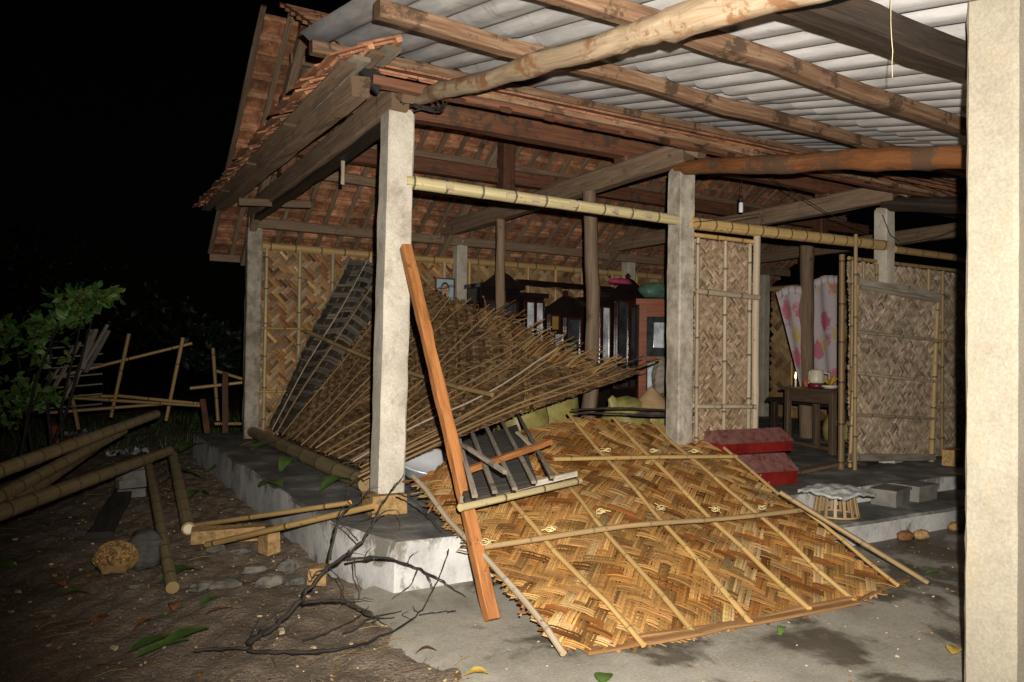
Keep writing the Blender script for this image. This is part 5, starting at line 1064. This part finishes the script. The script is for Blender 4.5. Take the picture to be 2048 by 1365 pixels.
# broken branch
def branch():
    t = thing('broken_branch', 'bare black forked branch lying in front of the plinth corner', 'branch', (1.0, 3.7, 0))
    def zc(p): return (480+.381*p[0], 820+.381*p[1])
    B_ = [([(40, 1225), (120, 1175), (200, 1120), (320, 1010), (440, 830), (560, 770), (640, 690), (700, 590), (740, 490), (800, 420), (860, 340)], .02, .004, 3.62, 3.95), ([(470, 790), (500, 640), (520, 560), (600, 490), (660, 440), (695, 435)], .011, .003, 3.8, 3.9), ([(560, 790), (660, 775), (750, 775), (880, 810), (1000, 860), (1100, 920), (1185, 985)], .012, .004, 3.82, 3.85),
          ([(330, 1015), (450, 995), (550, 1000), (640, 1060), (720, 1100), (810, 1115)], .012, .004, 3.7, 3.75), ([(40, 1262), (200, 1275), (400, 1275), (560, 1255), (720, 1200), (850, 1140), (940, 1070), (1010, 960), (1060, 850), (1095, 730)], .014, .004, None, 3.75), ([(940, 1080), (1050, 1105), (1110, 1130), (1138, 1180), (1085, 1165)], .007, .003, 3.72, 3.68),
          ([(550, 1000), (620, 990), (700, 995)], .007, .002, 3.72, 3.7), ([(460, 820), (510, 870), (540, 920), (545, 970)], .007, .002, 3.8, 3.75), ([(600, 790), (610, 890), (635, 940), (625, 990)], .006, .002, 3.8, 3.75), ([(930, 840), (900, 920), (800, 990)], .006, .002, 3.84, 3.82), ([(980, 860), (1000, 900), (1015, 940)], .006, .003, 3.84, 3.8), ([(540, 1245), (620, 1150), (670, 1090), (850, 1055)], .007, .002, 3.66, 3.7), ([(330, 1215), (480, 1160), (620, 1090), (680, 1030)], .008, .002, 3.64, 3.7),
          ([(460, 840), (400, 850), (375, 890), (360, 830)], .007, .002, 3.75, 3.7), ([(700, 590), (760, 530), (820, 520), (850, 560), (845, 615)], .006, .002, 3.85, 3.8), ([(40, 1225), (70, 1160), (100, 1100)], .008, .003, 3.62, 3.62), ([(620, 690), (540, 600), (480, 570)], .005, .002, 3.86, 3.9), ([(720, 540), (640, 570), (560, 560)], .005, .002, 3.86, 3.9), ([(-240, 1265), (-100, 1250), (40, 1250), (60, 1262)], .009, .014, None, 3.6), ([(830, 440), (900, 470), (950, 510), (1000, 560), (1060, 640)], .008, .003, 3.98, 4.02)]
    for k in range(26):
        i = random.choice([0, 1, 2, 4, 3]); P_ = B_[i][0]; j = random.randrange(1, len(P_)-1); x, y = P_[j]; a = random.uniform(-1, 1)*1.4-1.2; L = random.uniform(40, 110); B_.append(([(x, y), (x+L*.5*math.cos(a), y+L*.5*math.sin(a)), (x+L*math.cos(a+.4), y+L*math.sin(a+.4))], .004, .0015, (B_[i][3] or 3.66)+.1, (B_[i][3] or 3.66)+random.uniform(-.1, .15)))
    for P_, r0, r1, y0, y1 in B_:
        n_ = len(P_); pts = []
        for i, p in enumerate(P_):
            x, y = zc(p)
            if y0 is None:
                g = atZ(x, y, .03); pts.append(g if (g[1] < 3.75 and i < n_*.62) else atY(x, y, pts[-1][1]+.03))
            else: pts.append(atY(x, y, y0+(y1-y0)*i/(n_-1)))
        pts = np.array(pts); pts[:, 2] = np.maximum(pts[:, 2], .012); tt = np.linspace(0, n_-1, n_*4)
        q = np.stack([np.interp(tt, range(n_), pts[:, a]) for a in range(3)], 1); k3 = np.array([.25, .5, .25])
        for _ in range(3): q[1:-1] = q[:-2]*.25+q[1:-1]*.5+q[2:]*.25
        q[1:-1] += RNG.normal(0, r0*.22, q[1:-1].shape)
        mb = MB(); mb.sweep(q, .68*np.linspace(r0, r1, len(q))*(1+RNG.normal(0, .16, len(q))), 7); mb.build('limb' if r0 > .0075 else 'twig', M['bark'], t, True)
branch()
# fence and leaning sticks far left
FE = thing('bamboo_fence', 'rickety bamboo stick fence in the dark beyond the yard', 'fence', (0.8, 12.5, 0))
def fs(p, q_, D0, D1, r, nm='rail', mt='cane'): mb = MB(); culm(mb, atD(*p, D0), atD(*q_, D1), r, .6, 8); mb.build(nm, M[mt], FE, True)
for p, q_, D_ in (((135, 745), (157, 860), 10.5), ((258, 668), (222, 835), 10.8), ((366, 676), (332, 842), 11.0), ((426, 697), (436, 842), 11.2), ((55, 755), (32, 860), 10.0)): fs(p, q_, D_, D_-.1, .028, 'post')
for p, q_, D0, D1 in (((110, 755), (384, 687), 10.4, 11.2), ((80, 792), (400, 812), 10.2, 11), ((158, 792), (230, 793), 10.6, 10.7), ((235, 792), (400, 808), 10.8, 11), ((85, 827), (330, 808), 10.3, 11), ((380, 777), (490, 765), 10.6, 10.9), ((432, 742), (490, 760), 10.8, 11), ((430, 848), (485, 848), 10.3, 10.4)): fs(p, q_, D0, D1, .024)
for i, (p, q_) in enumerate((((215, 650), (120, 810)), ((192, 660), (165, 740)), ((217, 662), (170, 745)), ((180, 660), (150, 770)), ((160, 685), (100, 790)), ((150, 690), (60, 820)))):
    mb = MB(); timber(mb, atD(*p, 9.4+.12*i), atD(*q_, 9.0+.12*i), .05, .03, 6, .08); mb.build('slanting_stake', M['greywood'], FE)
for i in range(7): mb = MB(); y = 690+i*20; mb.sweep([atD(90, y+8, 9.6), atD(205, y-2, 9.8)], .012, 5); mb.build('cross_stick', M['greywood'], FE)
for p, q_ in (((405, 800), (415, 870)), ((450, 745), (450, 870))): mb = MB(); timber(mb, atD(*p, 10.2), atD(*q_, 10.0), .07, .05, 5, .06, up=(0, 1, 0)); mb.build('dark_stake', M['beam_red'], FE)
# leafy shrub at the left
def foliage(name, lab, blobs, nl, Lr, seed, stems=8, dark=1.0, cat='shrub'):
    rng = np.random.default_rng(seed); c0 = np.mean([b_[0] for b_ in blobs], 0); t = thing(name, lab, cat, (c0[0], c0[1], 0)); V = []; F = []; C = []; k = 0; mbs = MB()
    for i in range(nl):
        c, s_ = blobs[rng.integers(len(blobs))]; d = rng.normal(0, 1, 3); d /= np.linalg.norm(d); p = np.array(c)+d*np.array(s_)*rng.random()**.4
        tw = rng.normal(0, 1, 3); tw[2] = abs(tw[2])*.6; tw /= np.linalg.norm(tw)
        if i % 6 == 0: mbs.sweep([np.array(c)*.4+p*.6-np.array([0, 0, .1]), p-tw*.04, p+tw*.2], [.006, .005, .002], 5)
        for q in range(6):
            L = rng.uniform(*Lr); v, f = leafmesh(L, L*.48, .25, 4); a = rng.random()*6.28
            Rm = np.array((Vector((1, 0, 0)).rotation_difference(Vector(tw+rng.normal(0, .75, 3))).to_matrix()@Matrix.Rotation(a, 3, 'X'))); V.append(v@Rm.T+p+tw*.035*q); F += [[x+k for x in g] for g in f]; k += len(v)
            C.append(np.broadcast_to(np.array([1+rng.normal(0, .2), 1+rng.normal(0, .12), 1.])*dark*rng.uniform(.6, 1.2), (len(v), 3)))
    link('crown', fastmesh('crown', np.concatenate(V), F, np.concatenate(C), None, True), M['leaf'], t)
    for i in range(stems): 
        c, s_ = blobs[i % len(blobs)]; b0 = np.array([c0[0]+rng.normal(0, .12), c0[1]+rng.normal(0, .12), 0]); mbs.sweep([b0, (b0+np.array(c))*.5+rng.normal(0, .06, 3), np.array(c)], [.022, .015, .006], 7)
    mbs.build('stem', M['bark'], t, True)
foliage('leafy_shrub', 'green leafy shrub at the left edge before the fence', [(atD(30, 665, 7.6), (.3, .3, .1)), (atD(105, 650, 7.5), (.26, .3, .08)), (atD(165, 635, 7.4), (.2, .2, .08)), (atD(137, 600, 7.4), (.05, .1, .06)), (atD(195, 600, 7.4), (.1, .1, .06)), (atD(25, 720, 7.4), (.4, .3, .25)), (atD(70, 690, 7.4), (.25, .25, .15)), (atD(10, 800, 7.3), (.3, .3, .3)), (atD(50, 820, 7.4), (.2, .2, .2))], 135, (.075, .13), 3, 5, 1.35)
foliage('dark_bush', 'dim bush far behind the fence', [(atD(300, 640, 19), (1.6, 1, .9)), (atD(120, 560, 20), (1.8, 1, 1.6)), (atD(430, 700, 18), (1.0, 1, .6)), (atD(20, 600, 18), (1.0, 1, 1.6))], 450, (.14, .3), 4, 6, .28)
def grass():
    V = []; F = []; k = 0; rng = np.random.default_rng(5)
    for i in range(2600):
        x, y = rng.uniform(-2.5, 4.5), rng.uniform(11.5, 17)
        if x > 1.2 and y < 11: continue
        h_ = rng.uniform(.05, .22); a = rng.random()*6.28; d = np.array([math.cos(a), math.sin(a), 0]); p = np.array([x, y, -.03]); b_ = rng.normal(0, .05, 3)
        V += [p-d*.008, p+d*.008, p+np.array([b_[0], b_[1], h_])]; F.append((k, k+1, k+2)); k += 3
    o = link('grass', fastmesh('grass', np.array(V), F, None, None, False), M['leaf'], None, 'stuff'); tag(o, 'sparse dark grass beyond the yard by the fence', 'grass')
grass()
# husks by the step, floor clutter
for k, (x, y, lab) in enumerate(((1812, 1080, 'brown husk on paving at the foot of step'), (1843, 1078, 'yellowish husk beside the brown one at the step'), (1912, 1062, 'pale husk nearest the near pillar at the step'))):
    q = atZ(x, y, .015); blob('husk', (q[0], q[1], .045), (.075, .045, .04), M['brick'] if k else M['leaf_dead'], lab, 'husk', None, .18, 12, .3, 3)
a, b_ = atZ(1590, 945, .32), atZ(1700, 922, .32); mb = MB(); timber(mb, a, b_, .1, .03, 6, .06); o = mb.build('floor_board', M['beam_grey']); tag(o, 'brown board lying on the floor before the small table', 'board')
for (x, y, s_, mt, lab) in ((1735, 930, (.3, .1, .04), 'beam_dark', 'dark tray lying before the door leaf'), (1712, 928, (.06, .05, .05), 'redpaint', 'small red tin before the door leaf'), (1790, 926, (.2, .08, .03), 'foil', 'pale wrapper lying before the door leaf'), (1905, 930, (.26, .12, .16), 'brick', 'brown box at the far end of the floor')):
    q = atZ(x, y, .3); mb = MB(); mb.box((q[0], q[1], .3+s_[2]/2+.003), s_, np.array(Matrix.Rotation(.2, 3, 'Z')), .012); o = mb.build('floor_item', M[mt]); o.name = lab.split()[1]+'_item' if False else {'beam_dark': 'tray', 'redpaint': 'tin', 'foil': 'wrapper', 'brick': 'brown_box'}[mt]; tag(o, lab, o.name.replace('_', ' '))
mb = MB(); q = atD(690, 345, 7.0); timber(mb, atX(686, 312, 1.93), atX(685, 370, 1.93), .03, .02, 4, .1, up=(0, 1, 0)); o = mb.build('hanging_stick', M['cane_grey']); tag(o, 'short pale stick hanging down from the left tie beam', 'stick')

# black plastic scrap under the porch purlin
pa_, pb_, pc_, pd_ = atY(712, 128, 4.62), atY(775, 142, 4.6), atY(755, 188, 4.58), atY(722, 160, 4.66); mb = MB(); dn = np.array([.01, .03, 0])
mb.add([pa_, pb_, pc_, pd_, pa_+dn, pb_+dn, pc_+dn, pd_+dn], [(0, 3, 2, 1), (4, 5, 6, 7), (0, 1, 5, 4), (1, 2, 6, 5), (2, 3, 7, 6), (3, 0, 4, 7)]); o = mb.build('plastic_scrap', M['black']); tag(o, 'black plastic scrap hanging under the porch purlin by corner pillar', 'plastic scrap')
